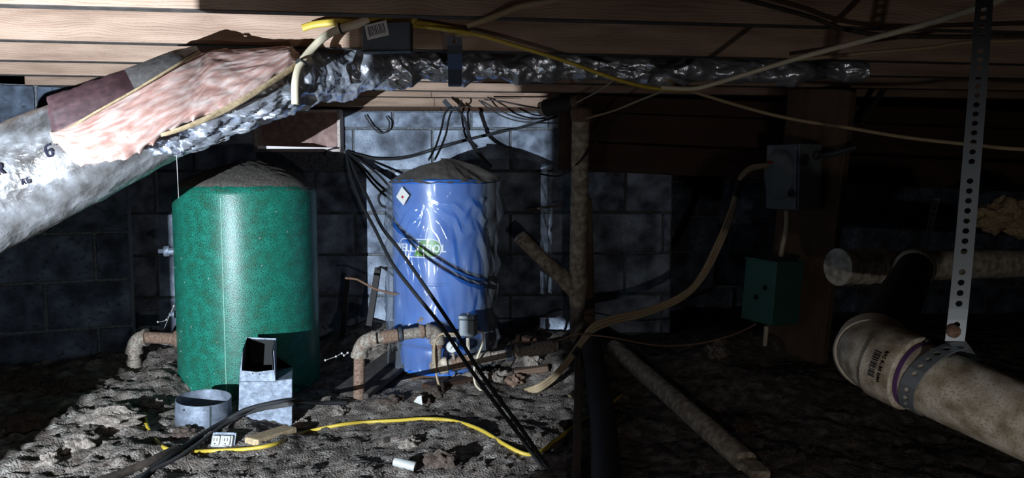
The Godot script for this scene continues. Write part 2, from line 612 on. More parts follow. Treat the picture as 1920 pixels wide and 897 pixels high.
func perforated(path: PackedVector3Array, wide: PackedVector3Array, w: float, thick: float, plain := []) -> MB:
	# a metal strap: one cell per path step, each with a round hole
	var m := MB.new()
	for i in path.size() - 1:
		var a := path[i]
		var b := path[i + 1]
		var s0 := wide[i] * w / 2.0
		var s1 := wide[i + 1] * w / 2.0
		var x := (b - a)
		var nn := x.cross(wide[i]).normalized() * thick / 2.0
		var q := [a - s0, a + s0, b + s1, b - s1]
		var mid := (a + b) / 2.0
		var hr := minf(x.length() * 0.29, w * 0.20)
		var xd := x.normalized()
		var yd := wide[i].normalized()
		for side in [1.0, -1.0]:
			var o: Vector3 = nn * side
			if i in plain:
				m.flat([q[0] + o, q[1] + o, q[2] + o, q[3] + o] if side < 0 else [q[3] + o, q[2] + o, q[1] + o, q[0] + o])
				continue
			var ring := []
			var edge := []
			for k in 16:
				var t := TAU * k / 16.0
				ring.append(m.vert(mid + (xd * cos(t) + yd * sin(t)) * hr + o, o.normalized()))
				var c := Vector2(cos(t), sin(t))
				c /= maxf(absf(c.x), absf(c.y))
				var l: Vector3 = (a - s0).lerp(b - s1, c.x * 0.5 + 0.5)
				var r: Vector3 = (a + s0).lerp(b + s1, c.x * 0.5 + 0.5)
				edge.append(m.vert(l.lerp(r, c.y * 0.5 + 0.5) + o, o.normalized()))
			for k in 16:
				var j := (k + 1) % 16
				m.tri(ring[k], edge[k], edge[j])
				m.tri(ring[k], edge[j], ring[j])
		if not i in plain:
			var pts := PackedVector3Array()
			for side in [-1.0, 1.0]:
				for k in 17:
					var t := TAU * k / 16.0
					pts.append(mid + (xd * cos(t) + yd * sin(t)) * hr + nn * side)
			m.grid(pts, 2, 17, 1, 1, true)
		m.flat([q[1] + nn, q[1] - nn, q[2] - nn, q[2] + nn])
		m.flat([q[0] - nn, q[0] + nn, q[3] + nn, q[3] - nn])
	return m


func lettering(text: String, high: float, deep: float, mono := false) -> Array:
	var t := TextMesh.new()
	var f := SystemFont.new()
	f.font_names = PackedStringArray(["Droid Sans Mono" if mono else "Droid Sans"])
	f.font_weight = 700
	t.font = f
	t.text = text
	t.font_size = 32
	t.pixel_size = high / 24.0
	t.depth = deep
	t.curve_step = 2.0
	var a := t.get_mesh_arrays()
	if a[Mesh.ARRAY_INDEX] == null:
		a[Mesh.ARRAY_INDEX] = PackedInt32Array(range((a[Mesh.ARRAY_VERTEX] as PackedVector3Array).size()))
	return a


func barcode(parent: Node, xf: Transform3D, w: float, h: float) -> void:     # a printed label: paper, bars
	var p := MB.new()
	p.box(xf, Vector3(w, h, 0.0006), 0.0002)
	obj("paper_label", p, mats.paper, parent)
	var bars := MB.new()
	var x := -w * 0.38
	var r := RandomNumberGenerator.new()
	r.seed = 77
	while x < w * 0.38:
		var k := w * r.randf_range(0.012, 0.04)
		bars.box(xf * Transform3D(Basis(), Vector3(x, h * 0.04, 0.0005)), Vector3(k, h * 0.66, 0.0004), 0.0001)
		x += k + w * r.randf_range(0.015, 0.045)
	obj("bar_code", bars, mats.ink, parent)


# ---------------------------------------------------------------- the place
func make_floor() -> void:
	var xs := PackedFloat32Array()
	var ds := PackedFloat32Array()
	for k in 8:
		xs.append(-3.3 + k * 0.13)
	var x := -2.26
	while x < 2.4:
		xs.append(x)
		x += 0.012
	for k in 8:
		xs.append(2.4 + k * 0.2)
	for k in 12:
		ds.append(-1.6 + k * 0.3)
	var d := 2.0
	while d < 4.15:
		ds.append(d)
		d += 0.012 if d < 3.2 else 0.016
	for k in 6:
		ds.append(4.15 + k * 0.22)
	var b := MB.new()
	var pts := PackedVector3Array()
	for i in ds.size():
		for k in xs.size():
			pts.append(W(xs[k], G(xs[k], ds[i]), ds[i]))
	b.grid(pts, ds.size(), xs.size(), 1, 1, false, true)
	var slab := MB.new()
	slab.box(Transform3D(Basis(), W(0.2, -1.3, 1.8)), Vector3(7.2, 0.2, 7.0))
	b.add([slab.v, slab.n, null, null, slab.uv, null, null, null, null, null, null, null, slab.ix])
	var o := obj("floor", b, mats.dirt)
	o.set_meta("kind", "structure")
	o.set_meta("label", "bare grey-brown dirt floor of the crawl space")


func block_wall(called: String, at: Vector3, right: Vector3, courses: Array, x0: float, x1: float, off: float, mats_: Array, label: String, holes := []) -> Node3D:
	# courses: [bottom, top] heights over eye level; x runs along right from at
	var o := struct(called, label)
	var z := right.cross(Vector3.UP).normalized()
	var bs := Basis(right, Vector3.UP, z)
	o.transform = Transform3D(bs, at)
	var back := MB.new()
	var lo: float = courses[0][0] - 0.35
	var hi: float = courses[courses.size() - 1][1]
	var spans := [[x0, x1, lo, hi]]
	for h in holes:                                   # the mortar bed leaves the opening free
		spans = [[x0, h[0], lo, hi], [h[1], x1, lo, hi], [h[0], h[1], lo, h[2]], [h[0], h[1], h[3], hi]]
	for s in spans:
		if s[1] - s[0] > 0.01 and s[3] - s[2] > 0.01:
			back.box(Transform3D(Basis(), Vector3((s[0] + s[1]) / 2, (s[2] + s[3]) / 2 + CH, -0.104)), Vector3(s[1] - s[0], s[3] - s[2], 0.19), 0.001)
	obj("mortar", back, mats.mortar, o)
	for c in courses.size():
		var y0: float = courses[c][0]
		var y1: float = courses[c][1]
		var x := x0 - fmod(x0 - off - (0.2 if c % 2 else 0.0) + 40.0, 0.4)
		while x < x1:
			var a := maxf(x, x0) + 0.005
			var b := minf(x + 0.4, x1) - 0.005
			x += 0.4
			var pieces := [[a, b]]
			for h in holes:
				if y1 > h[2] + 0.02 and y0 < h[3] - 0.02:
					var cut := []
					for s in pieces:
						if s[1] <= h[0] or s[0] >= h[1]:
							cut.append(s)
						else:
							if h[0] - s[0] > 0.02:
								cut.append([s[0], h[0]])
							if s[1] - h[1] > 0.02:
								cut.append([h[1], s[1]])
					pieces = cut
			for s in pieces:
				if s[1] - s[0] < 0.02:
					continue
				var m := MB.new()
				m.box(Transform3D(Basis(Vector3.UP, rng.randf_range(-0.003, 0.003)), Vector3(0, 0, rng.randf_range(-0.002, 0.002))), Vector3(s[1] - s[0], y1 - y0 - 0.011, 0.10), 0.005)
				var k := obj("block", m, mats[mats_[rng.randi() % mats_.size()]], o)
				k.position = Vector3((s[0] + s[1]) / 2, (y0 + y1) / 2 + CH, -0.05)
	return o


func make_walls() -> void:
	var cs := []
	for k in 5:
		cs.append([-0.835 + k * 0.2152, -0.835 + (k + 1) * 0.2152])
	cs.append([0.241, 0.331])
	var r := Vector3(1, 0, -0.05).normalized()
	block_wall("wall_back", Vector3(0, 0, -4.0), r, cs, -3.3, 0.84, -0.408, ["block", "block", "block_damp"], "grey concrete block wall behind the two tanks", [[-1.296, -0.856, 0.12, 0.331]])
	var c2 := []
	for k in 6:
		c2.append([-0.90 + k * 0.2152, -0.90 + (k + 1) * 0.2152])
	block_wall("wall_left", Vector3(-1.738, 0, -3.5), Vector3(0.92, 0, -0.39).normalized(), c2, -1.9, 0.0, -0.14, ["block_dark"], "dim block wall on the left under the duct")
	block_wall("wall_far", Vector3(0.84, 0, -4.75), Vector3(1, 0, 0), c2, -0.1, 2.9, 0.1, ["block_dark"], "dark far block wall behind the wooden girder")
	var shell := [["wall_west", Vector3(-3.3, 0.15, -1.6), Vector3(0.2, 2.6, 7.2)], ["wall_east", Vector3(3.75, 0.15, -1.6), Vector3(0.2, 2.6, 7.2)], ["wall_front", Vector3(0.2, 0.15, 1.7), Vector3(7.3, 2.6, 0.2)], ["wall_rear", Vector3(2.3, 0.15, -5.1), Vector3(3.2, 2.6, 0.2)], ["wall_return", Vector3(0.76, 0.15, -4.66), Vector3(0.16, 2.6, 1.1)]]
	for s in shell:
		var b := MB.new()
		b.box(Transform3D(Basis(), s[1] + Vector3(0, 0.3, 0)), s[2])
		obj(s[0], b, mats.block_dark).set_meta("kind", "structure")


func joist(parent: Node, d0: float, slope: float, x0: float, x1: float, kind: String, bottom := JY, high := 0.235, called := "joist") -> void:
	var a := W(x0, bottom + high / 2, d0 + slope * x0)
	var b := W(x1, bottom + high / 2, d0 + slope * x1)
	var x := (b - a).normalized()
	var z := x.cross(Vector3.UP).normalized()
	var at := (a + b) / 2 - z * 0.019
	var l := a.distance_to(b)
	var m := MB.new()
	m.box(Transform3D(), Vector3(l, high, 0.038), 0.003, Vector2(rng.randf() * 3.0, rng.randf()))
	# the underside has gone grey with dust: its own surface
	var face := m.done()
	face.surface_set_material(0, mats[kind])
	var u := MB.new()
	u.box(Transform3D(Basis(), Vector3(0, -high / 2 + 0.0002, 0)), Vector3(l - 0.002, 0.003, 0.0365), 0.001)
	u.done(face)
	face.surface_set_material(1, mats.grey_underside)
	var o := obj(called, face, null, parent)
	o.transform = Transform3D(Basis(x, Vector3.UP, z), at)


func make_ceiling() -> void:
	var c := struct("ceiling", "underside of the floor above: pine joists and boards")
	var deck := MB.new()
	deck.box(Transform3D(Basis(), W(0.2, JY + 0.235 + 0.02 + 0.02, 1.8)), Vector3(7.2, 0.04, 7.0))
	obj("subfloor", deck, mats.dark_wood, c)
	joist(c, 0.85, 0.13, -3.1, 3.6, "pine")
	joist(c, 1.38, 0.13, -3.1, 3.6, "pine_knotty")
	joist(c, 1.945, 0.13, -3.1, 3.6, "pine_knotty")
	joist(c, 2.47, 0.15, -3.1, 3.6, "pine")
	joist(c, 2.865, 0.13, -3.1, 3.6, "pine")
	joist(c, 3.27, 0.13, -3.1, 3.6, "pine_knotty")
	joist(c, 3.63, 0.13, -2.09, 3.6, "pine")
	joist(c, 3.93, 0.13, -2.2, 0.3, "pine_knotty")
	obj("rim_board", plank_mesh(W(-3.35, 0.331 + 0.17, 3.94 - 0.167 + 0.12), W(0.84, 0.331 + 0.17, 3.94 + 0.042 + 0.12), Vector3.UP, 0.35, 0.08), mats.dark_wood, c)
	# sill board on top of the block wall
	var a := W(-2.3, 0.331 + 0.09, 3.955 - 0.115)
	var b := W(0.86, 0.331 + 0.09, 3.955 + 0.043)
	var s := obj("sill_board", plank_mesh(a, b, Vector3.UP, 0.15, 0.04), mats.pine, c)
	s.set_meta("label", "pine sill board on the block wall")


func make_vent() -> void:
	var o := struct("window_1", "foundation vent with pale frame and dark cobwebbed screen")
	o.position = W(-1.076, 0.226, 4.0 - 0.054)
	o.rotation.y = -0.05
	var f := MB.new()
	for s in [[Vector3(0, -0.098, 0.0), Vector3(0.44, 0.016, 0.09)], [Vector3(0, 0.1, 0.0), Vector3(0.44, 0.012, 0.08)], [Vector3(0.212, 0, 0.0), Vector3(0.018, 0.2, 0.085)], [Vector3(-0.212, 0, 0.0), Vector3(0.018, 0.2, 0.085)]]:
		f.box(Transform3D(Basis(), s[0]), s[1], 0.003)
	obj("vent_frame", f, mats.vent_frame, o)
	var p := MB.new()      # the screen hangs a little askew, so that daylight shows below and beside it
	p.box(Transform3D(Basis(Vector3.BACK, -0.026), Vector3(-0.012, 0.015, -0.03)), Vector3(0.398, 0.186, 0.012), 0.001)
	obj("vent_screen", p, mats.vent_screen, o)
	var w := MB.new()
	var r := RandomNumberGenerator.new()
	r.seed = 4
	for k in 26:
		var q := Vector3(r.randfn(0.02, 0.08), r.randfn(-0.01, 0.05), -0.026)
		q.x = clampf(q.x, -0.18, 0.18)
		q.y = clampf(q.y, -0.08, 0.08)
		var e := q + Vector3(r.randfn(0, 0.02), r.randfn(0, 0.03), 0.004)
		w.tube(PackedVector3Array([q, q.lerp(e, 0.5) + Vector3(0.003, 0, 0), e]), 0.0005, 5)
	for k in 14:
		w.lathe([Vector2(0, -0.002), Vector2(0.002, 0), Vector2(0, 0.002)], 8, Transform3D(Basis(), Vector3(r.randf_range(-0.15, 0.18), r.randf_range(-0.07, 0.09), -0.026)))
	var wo := obj("cobweb", w, mats.web, o)
	wo.set_meta("kind", "stuff")


# ---------------------------------------------------------------- tanks
func make_green_tank() -> void:
	var d := 3.35
	var x := (462.0 - 960.0) / F * d
	var base := W(x, -1.0, d)
	var t := thing("pressure_tank", "green painted steel tank with a rusty foot and dirt on its domed top", "tank", base)
	var R := 0.296
	var H := 0.925
	var prof := [Vector2(R - 0.01, 0.0), Vector2(R, 0.008)]
	for k in 12:
		prof.append(Vector2(R, 0.03 + (H - 0.03) * k / 11.0))
	for k in range(1, 13):
		var a := k / 12.0 * PI / 2
		prof.append(Vector2(R * (cos(a) * 0.22 + 0.78 * cos(a)), H + 0.105 * sin(a)))
	var m := MB.new()
	m.lathe(prof, 72)
	obj("shell", m, mats.green_paint, t)
	# dirt lying on the dome, thicker towards the middle, with a ragged rim
	var f := FastNoiseLite.new()
	f.frequency = 3.0
	f.fractal_octaves = 4
	var pts := PackedVector3Array()
	for i in 19:
		for j in 61:
			var w := TAU * (j % 60) / 60.0
			var q := Vector2(cos(w), sin(w))
			var rr := R * (0.99 + 0.02 * f.get_noise_2d(q.x * 6.0, q.y * 6.0)) * (1.0 - i / 18.0)
			var cap := sqrt(maxf(0.0, 1.0 - pow(minf(rr / R, 1.0), 2.0)))
			var thick := 0.006 * sqrt(i / 18.0) + 0.034 * maxf(0.0, 1.0 - Vector2(rr * q.x - 0.06, rr * q.y).length() / 0.24)
			pts.append(Vector3(rr * q.x, H + 0.105 * cap + thick + 0.006 * f.get_noise_2d(rr * q.x * 22.0, rr * q.y * 22.0) * minf(1.0, i / 3.0), rr * q.y))
	var cap_m := MB.new()
	cap_m.grid(pts, 19, 61, 1, 1, true)
	var o := obj("dust_layer", cap_m, mats.dust_cap, t)
	o.set_meta("label", "grey-brown dirt lying on the tank top")
	# weld seam, a pale line
	var az := asin((504.0 - 462.0) / 128.5) - 0.33
	var dir := Vector3(sin(az + 0.0), 0, cos(az + 0.0))
	var s := MB.new()
	s.box(Transform3D(Basis(Vector3.UP.cross(dir), Vector3.UP, dir), dir * (R + 0.0004) + Vector3(0, H / 2, 0)), Vector3(0.004, H - 0.02, 0.003), 0.001)
	obj("weld_seam", s, mats.weld_pale, t)
	var bd := Vector3(-0.93, 0, 0.37).normalized()
	var bolt := MB.new()
	bolt.lathe([Vector2(0.0, 0.02), Vector2(0.011, 0.0), Vector2(0.011, 0.008), Vector2(0.006, 0.010), Vector2(0.006, 0.018), Vector2(0, 0.019)], 12, Transform3D(basis_to(bd).scaled(Vector3.ONE * 1.4), bd * R + Vector3(0, 0.415, 0)))
	obj("plug", bolt, mats.galvanized, t)
	var ft := MB.new()
	var fd := Vector3(-1, 0, 0.1).normalized()
	ft.lathe([Vector2(0, -0.01), Vector2(0.012, 0), Vector2(0.012, 0.02), Vector2(0.017, 0.02), Vector2(0.017, 0.034), Vector2(0.007, 0.036), Vector2(0.007, 0.05), Vector2(0, 0.05)], 6, Transform3D(basis_to(fd).scaled(Vector3.ONE * 1.5), fd * R + Vector3(0, 0.677, 0)))
	obj("valve_fitting", ft, mats.galvanized, t)
	var rust := MB.new()      # rust round the pipe socket at the lower left
	var rd := Vector3(-0.97, 0, 0.22).normalized()
	rust.lathe([Vector2(0, 0.012), Vector2(0.024, 0.012), Vector2(0.030, 0.0), Vector2(0.031, -0.01)], 20, Transform3D(basis_to(rd).scaled(Vector3.ONE * 1.4), rd * (R - 0.002) + Vector3(0, 0.30, 0)))
	obj("pipe_socket", rust, mats.rust, t)
	# flecks of chipped paint
	var r := RandomNumberGenerator.new()
	r.seed = 11
	var fl := MB.new()
	for k in 26:
		var a := r.randf_range(-1.2, 0.9)
		var n := Vector3(sin(a), 0, cos(a))
		fl.lathe([Vector2(0, 0.0008), Vector2(r.randf_range(0.001, 0.003), 0.0004), Vector2(0.003, -0.0008)], 6, Transform3D(basis_to(n).scaled_local(Vector3(1, 1, r.randf_range(0.6, 1.8))), n * R + Vector3(0, r.randf_range(0.12, 0.88), 0)))
	var fo := obj("paint_chips", fl, mats.web, t)
	fo.set_meta("kind", "stuff")
	# the threaded elbow that leaves its socket
	var pd := 3.33
	var e := thing("pipe_elbow", "rusty pipe elbow turning down into the dirt left of the green tank", "pipe", P(250, 690, pd) + Vector3(0, -0.03, 0))
	e.position = Vector3.ZERO
	pipe(e, "nipple", base + rd * (R - 0.002) + Vector3(0, 0.30, 0), P(272, 633, pd), 0.025, "rust")
	bend(e, "elbow", P(276, 633, pd), P(252, 634, pd), P(251, 662, pd), 0.033, "iron", 0.18)
	pipe(e, "drop_pipe", P(251, 655, pd), P(251, 712, pd), 0.025, "iron")
	collar(e, "coupling", P(251, 682, pd), Vector3.UP, 0.031, 0.04, "iron")


func bend_to_drum(a: Array, R: float, at: Vector3, az: float, tilt := 0.0) -> MB:   # lettering laid round an upright drum
	var m := MB.new()
	m.add(a)
	for k in m.v.size():
		var p := m.v[k]
		var q := Vector2(p.x, p.y).rotated(tilt)
		var w := az + q.x / R
		m.v[k] = at + Vector3(sin(w) * (R + p.z), q.y, cos(w) * (R + p.z))
		var nn := m.n[k]
		m.n[k] = (Vector3(cos(w), 0, -sin(w)) * nn.x + Vector3(0, nn.y, 0) + Vector3(sin(w), 0, cos(w)) * nn.z).normalized()
	return m


func make_blue_tank() -> void:
	var d := 3.45
	var x := (827.0 - 960.0) / F * d
	var R := 0.214
	var base := W(x, -0.86, d)
	var t := thing("pressure_tank", "blue well pressure tank wrapped in clear plastic beside the block wall", "tank", base)
	var H := 0.838
	var prof := [Vector2(R - 0.03, 0.0), Vector2(R - 0.02, 0.07), Vector2(R - 0.015, 0.11)]
	for k in range(0, 13):
		var a := -PI / 2 * (1.0 - k / 12.0)
		prof.append(Vector2(R - 0.03 + 0.03 * cos(a), 0.15 + 0.03 * sin(a)))
	for k in range(1, 10):
		prof.append(Vector2(R, 0.15 + (H - 0.15) * k / 9.0))
	for k in range(1, 13):
		var a := k / 12.0 * PI / 2
		prof.append(Vector2(R * cos(a), H + 0.024 * sin(a)))
	var m := MB.new()
	m.lathe(prof, 72)
	obj("shell", m, mats.blue_paint, t)
	var band := MB.new()
	band.lathe([Vector2(R, -0.006), Vector2(R + 0.002, -0.004), Vector2(R + 0.002, 0.004), Vector2(R, 0.006)], 72, Transform3D(Basis(), Vector3(0, 0.40, 0)))
	obj("middle_seam", band, mats.blue_paint, t)
	# the maker's pill-shaped sign
	var az := asin((799.0 - 827.0) / 91.0) - 0.09
	var at := Vector3(0, 0.555, 0)
	var L := 0.105
	var hh := 0.036
	for part in [["sign_outline", "logo_white", L + 0.004, hh + 0.004, 0.001, -1.0, 1.0], ["sign_field", "blue_paint", L, hh, 0.0018, -1.0, 1.0], ["sign_green_half", "logo_green", L - 0.002, hh - 0.002, 0.0026, 0.0, 1.0]]:
		var g := MB.new()
		var pts := PackedVector3Array()
		for i in 29:
			var u: float = lerpf(part[5], part[6], i / 28.0) * part[2]
			var lim: float = part[2] - part[3]
			var h: float = part[3] if absf(u) < lim else sqrt(maxf(0.0, part[3] * part[3] - (absf(u) - lim) * (absf(u) - lim)))
			for e in [[-1.0, -0.002], [-1.0, part[4]], [1.0, part[4]], [1.0, -0.002]]:
				var hw: float = h
				var uu := u
				if part[5] == 0.0 and i == 0:
					uu = u + e[0] * 0.016        # slanted division
				elif part[5] == 0.0:
					uu = u + e[0] * 0.016 * (1.0 - i / 28.0)
				var w := az + uu / R
				pts.append(at + Vector3(sin(w) * (R + e[1]), hw * e[0], cos(w) * (R + e[1])))
		g.grid(pts, 29, 4, 1, 1, false)
		var po := obj(part[0], g, mats[part[1]], t)
		if part[0] == "sign_outline":
			po.set_meta("label", "white outlined oval sign on the blue tank")
	obj("sign_lettering", bend_to_drum(lettering("WELLXTROL", 0.034, 0.0016), R + 0.003, at, az), mats.logo_white, t)
	# rust freckles low on the front
	var fl := MB.new()
	var r := RandomNumberGenerator.new()
	r.seed = 5
	for k in 12:
		var a := -0.35 + r.randfn(0.0, 0.05)
		var n := Vector3(sin(a), 0, cos(a))
		fl.lathe([Vector2(0, 0.0006), Vector2(r.randf_range(0.002, 0.006), 0.0003), Vector2(0.006, -0.0006)], 8, Transform3D(basis_to(n), n * R + Vector3(0, 0.24 + r.randfn(0.0, 0.018), 0)))
	var fo := obj("rust_spots", fl, mats.rust, t)
	fo.set_meta("kind", "stuff")
	# tag
	var ta := asin((778.0 - 827.0) / 91.0) - 0.09
	var tn := Vector3(sin(ta), 0, cos(ta))
	var tb := Basis(Vector3.UP.cross(tn), Vector3.UP, tn) * Basis(Vector3.BACK, PI / 4 + 0.1)
	var tp := tn * (R + 0.022) + Vector3(0, 0.775, 0)
	var tm := MB.new()
	tm.box(Transform3D(tb, tp), Vector3(0.056, 0.056, 0.001), 0.0003)
	var to := obj("paper_tag", tm, mats.paper, t)
	to.set_meta("label", "white square paper tag with a red dot, set on its corner")
	var dot := MB.new()
	dot.lathe([Vector2(0, 0.002), Vector2(0.006, 0.0018), Vector2(0.0065, 0.0)], 14, Transform3D(basis_to(tn), tp + Vector3(0, -0.004, 0)))
	obj("red_dot", dot, mats.red_seal, to)
	make_bag(base, R, H)


func make_bag(base: Vector3, R: float, H: float) -> void:
	var t := thing("plastic_sheet", "clear plastic bag draped over the blue tank, dusty on top with a stiff corner", "plastic sheet", base)
	var f := FastNoiseLite.new()
	f.seed = 31
	f.frequency = 1.0
	f.fractal_octaves = 2
	var cols := 180
	var focus := Vector2(-0.035, H - 0.075)
	var skirt := func(w: float, y: float) -> float:     # radius of the bag at azimuth w (0 towards the eye, positive right)
		var rr := R + 0.009
		var ar := Vector2(w * R - focus.x, focus.y - y)
		var phi := atan2(ar.x, maxf(ar.y, -0.02))
		var grow := clampf(ar.length() * 0.12, 0.0, 0.022)
		var fold := absf(fposmod(phi * 2.3 + 0.6 * f.get_noise_2d(w * 2.0, y * 2.0), 1.0) - 0.5) * 2.0
		rr += grow * pow(fold, 1.6) * (1.0 if ar.y > 0.0 else 0.25)
		rr += 0.004 * f.get_noise_2d(w * 3.0, y * 5.0)
		var c := wrapf(w - 1.48, -PI, PI)
		var drop := H + 0.02 - y
		var prof := 0.060 * clampf(1.0 - drop / 0.8, 0.2, 1.0) + 0.030 * f.get_noise_2d(y * 9.0, 2.0) - 0.018 * exp(-pow((drop - 0.10) / 0.05, 2.0))
		rr += prof * exp(-c * c / 0.07)
		rr += 0.012 * exp(-pow(wrapf(w + 1.7, -PI, PI), 2.0) / 0.3)
		return rr
	var top := PackedVector3Array()
	var rows := 26
	for i in rows:
		var s := float(i) / (rows - 1)
		for j in cols + 1:
			var w := TAU * (j % cols) / cols
			var edge: float = skirt.call(w, H - 0.012)
			var rr := edge * s
			var y := H - 0.012 + (0.100 + 0.008 * sin(w)) * (1.0 - pow(s, 1.7)) + 0.004 + 0.006 * f.get_noise_2d(rr * sin(w) * 16.0, rr * cos(w) * 16.0) * s
			y += 0.016 * exp(-pow(wrapf(w - 1.48, -PI, PI), 2.0) / 0.05) * s
			top.append(Vector3(sin(w) * rr, y, cos(w) * rr))
	var a := MB.new()
	a.grid(top, rows, cols + 1, 1, 1, true, true)
	var o := obj("bag_top", a, mats.dusty_plastic, t)
	o.set_meta("label", "grey dust-covered top of the plastic bag")
	# the skirt, and the stiff fold on its right that sticks out from the drum
	for side in [["bag_skirt", 1.98, TAU + 1.12, 160, "clear_plastic"], ["bag_fold", 1.12, 1.98, 40, "cloudy_plastic"]]:
		var body := PackedVector3Array()
		rows = 90
		var n: int = side[3]
		for i in rows:
			var s := float(i) / (rows - 1)
			var y := lerpf(H - 0.012, 0.02, s)
			for j in n + 1:
				var w: float = wrapf(lerpf(side[1], side[2], float(j) / n), -PI, PI)
				var rr: float = skirt.call(w, y)
				var up := 0.016 * exp(-pow(wrapf(w - 1.48, -PI, PI), 2.0) / 0.05) * (1.0 - s)
				body.append(Vector3(sin(w) * rr, y + up + (0.03 * f.get_noise_2d(w * 3.0, 9.0) if i == rows - 1 else 0.0), cos(w) * rr))
		var b := MB.new()
		b.grid(body, rows, n + 1, 1, 1, false, true)
		obj(side[0], b, mats[side[4]], t)


# ---------------------------------------------------------------- the dirt under a line of sight
func D(px: float, py: float, lift := 0.0) -> Vector3:
	var a := P(px, py, 1.0) - Vector3(0, CH, 0)
	var d := 1.3
	while d < 4.4:
		var x := a.x * d
		if a.y * d <= G(x, d) + lift:
			break
		d += 0.008
	return W(a.x * d, a.y * d, d)


func DD(a: Array, lift: float) -> PackedVector3Array:
	var o := PackedVector3Array()
	for q in a:
		o.append(D(q[0], q[1], lift) if q.size() == 2 else P(q[0], q[1], q[2]))
	return o


func ground_cable(called: String, label: String, pts: Array, r: float, material: String, squash := 1.0, group := "") -> MeshInstance3D:
	var b := MB.new()
	b.tube(smooth(DD(pts, r * 0.8), 8), r, 8, true, squash)
	var o := obj(called, b, mats[material])
	tag(o, label, "cable", group)
	return o


func plate(pts: Array, thick: float) -> MB:          # a flat convex sheet with real thickness
	var m := MB.new()
	var nn: Vector3 = (pts[1] - pts[0]).cross(pts[2] - pts[0]).normalized() * thick / 2.0
	var f := []
	var b := []
	for p in pts:
		f.append(p + nn)
		b.push_front(p - nn)
	m.flat(f)
	m.flat(b)
	var k := pts.size()
	for i in k:
		var p: Vector3 = pts[i]
		var q: Vector3 = pts[(i + 1) % k]
		m.flat([p + nn, p - nn, q - nn, q + nn])
	return m


# ---------------------------------------------------------------- duct and its insulation
var axis := PackedVector3Array()
var axis_px := PackedVector2Array()
var axis_r := []
var axis_d := PackedFloat32Array()


func to_px(p: Vector3) -> Vector2:
	var q := p - Vector3(0, CH, 0)
	var fw := -q.z * cos(TILT) - q.y * sin(TILT)
	var up := q.y * cos(TILT) - q.z * sin(TILT)
	return Vector2(960.0 + F * q.x / fw, 448.5 - F * up / fw)


func make_axis() -> void:
	var c := [[-330, 490, 1.80, 0.154], [-150, 418, 1.90, 0.151], [0, 352, 2.0, 0.146], [150, 284, 2.06, 0.137], [300, 224, 2.15, 0.114], [430, 184, 2.25, 0.100], [540, 158, 2.38, 0.090], [640, 146, 2.52, 0.084], [740, 130, 2.62, 0.062], [860, 128, 2.66, 0.058], [1000, 130, 2.69, 0.056], [1200, 132, 2.72, 0.055], [1450, 134, 2.76, 0.05], [1620, 132, 2.8, 0.05]]
	axis = smooth(PP(c), 10)
	var rs := []
	for q in c:
		rs.append(q[3])
	axis_r = lerp_list(rs, axis.size())
	for p in axis:
		axis_px.append(to_px(p))
		axis_d.append(-p.z)


func on_duct(px: float, py: float, lift: float) -> Vector3:   # where that line of sight meets the duct's near side
	var best := 1e9
	var q := Vector2(px, py)
	var d := 2.0
	var r := 0.1
	var here := 0
	for i in axis_px.size() - 1:
		var s := Geometry2D.get_closest_point_to_segment(q, axis_px[i], axis_px[i + 1])
		var e := s.distance_to(q)
		if e < best:
			best = e
			here = i
			var t := s.distance_to(axis_px[i]) / maxf(axis_px[i].distance_to(axis_px[i + 1]), 0.001)
			d = lerpf(axis_d[i], axis_d[i + 1], t)
			r = lerpf(axis_r[i], axis_r[i + 1], t)
	var at := P(px, py, d)
	var k := d + 0.05
	var x := d - r * 1.7 - maxf(lift, 0.0)
	while x < k:                                   # step in along the line until the duct is met
		at = P(px, py, x)
		var near := 1e9
		for n in range(maxi(0, here - 12), mini(axis.size() - 1, here + 13)):
			near = minf(near, at.distance_to(Geometry3D.get_closest_point_to_segment(at, axis[n], axis[n + 1])))
		if near <= r + lift:
			return at
		x += 0.002
	return P(px, py, d)


func duct_part(from: int, to: int, amp: float, freq: float, sides: int, per: int, sd: int, grow := 0.0) -> MB:
	var f := FastNoiseLite.new()
	f.seed = sd
	f.noise_type = FastNoiseLite.TYPE_CELLULAR
	f.cellular_return_type = FastNoiseLite.RETURN_DISTANCE
	f.frequency = freq
	f.fractal_type = FastNoiseLite.FRACTAL_NONE
	var g := FastNoiseLite.new()
	g.seed = sd + 1
	g.frequency = freq * 0.5
	var sub := PackedVector3Array()
	var rr := []
	for i in range(from, to):
		for k in per:
			sub.append(axis[i].lerp(axis[i + 1], float(k) / per))
			rr.append(lerpf(axis_r[i], axis_r[i + 1], float(k) / per))
	sub.append(axis[to])
	rr.append(axis_r[to])
	var pts := PackedVector3Array()
	var a := Vector3.UP
	for i in sub.size():
		var t := (sub[mini(i + 1, sub.size() - 1)] - sub[maxi(i - 1, 0)]).normalized()
		a = (a - t * a.dot(t)).normalized()
		var b := t.cross(a)
		for s in sides + 1:
			var w := TAU * (s % sides) / sides
			var o := a * cos(w) + b * sin(w)
			var p: Vector3 = sub[i] + o * rr[i]
			var h := amp * (f.get_noise_3dv(p) + 0.45 * f.get_noise_3dv(p * 2.3 + Vector3(3, 1, 4))) + amp * 1.2 * g.get_noise_3dv(p)
			pts.append(p + o * (h + grow))
	var m := MB.new()
	m.grid(pts, sub.size(), sides + 1, 1, 1, true, true)
	return m


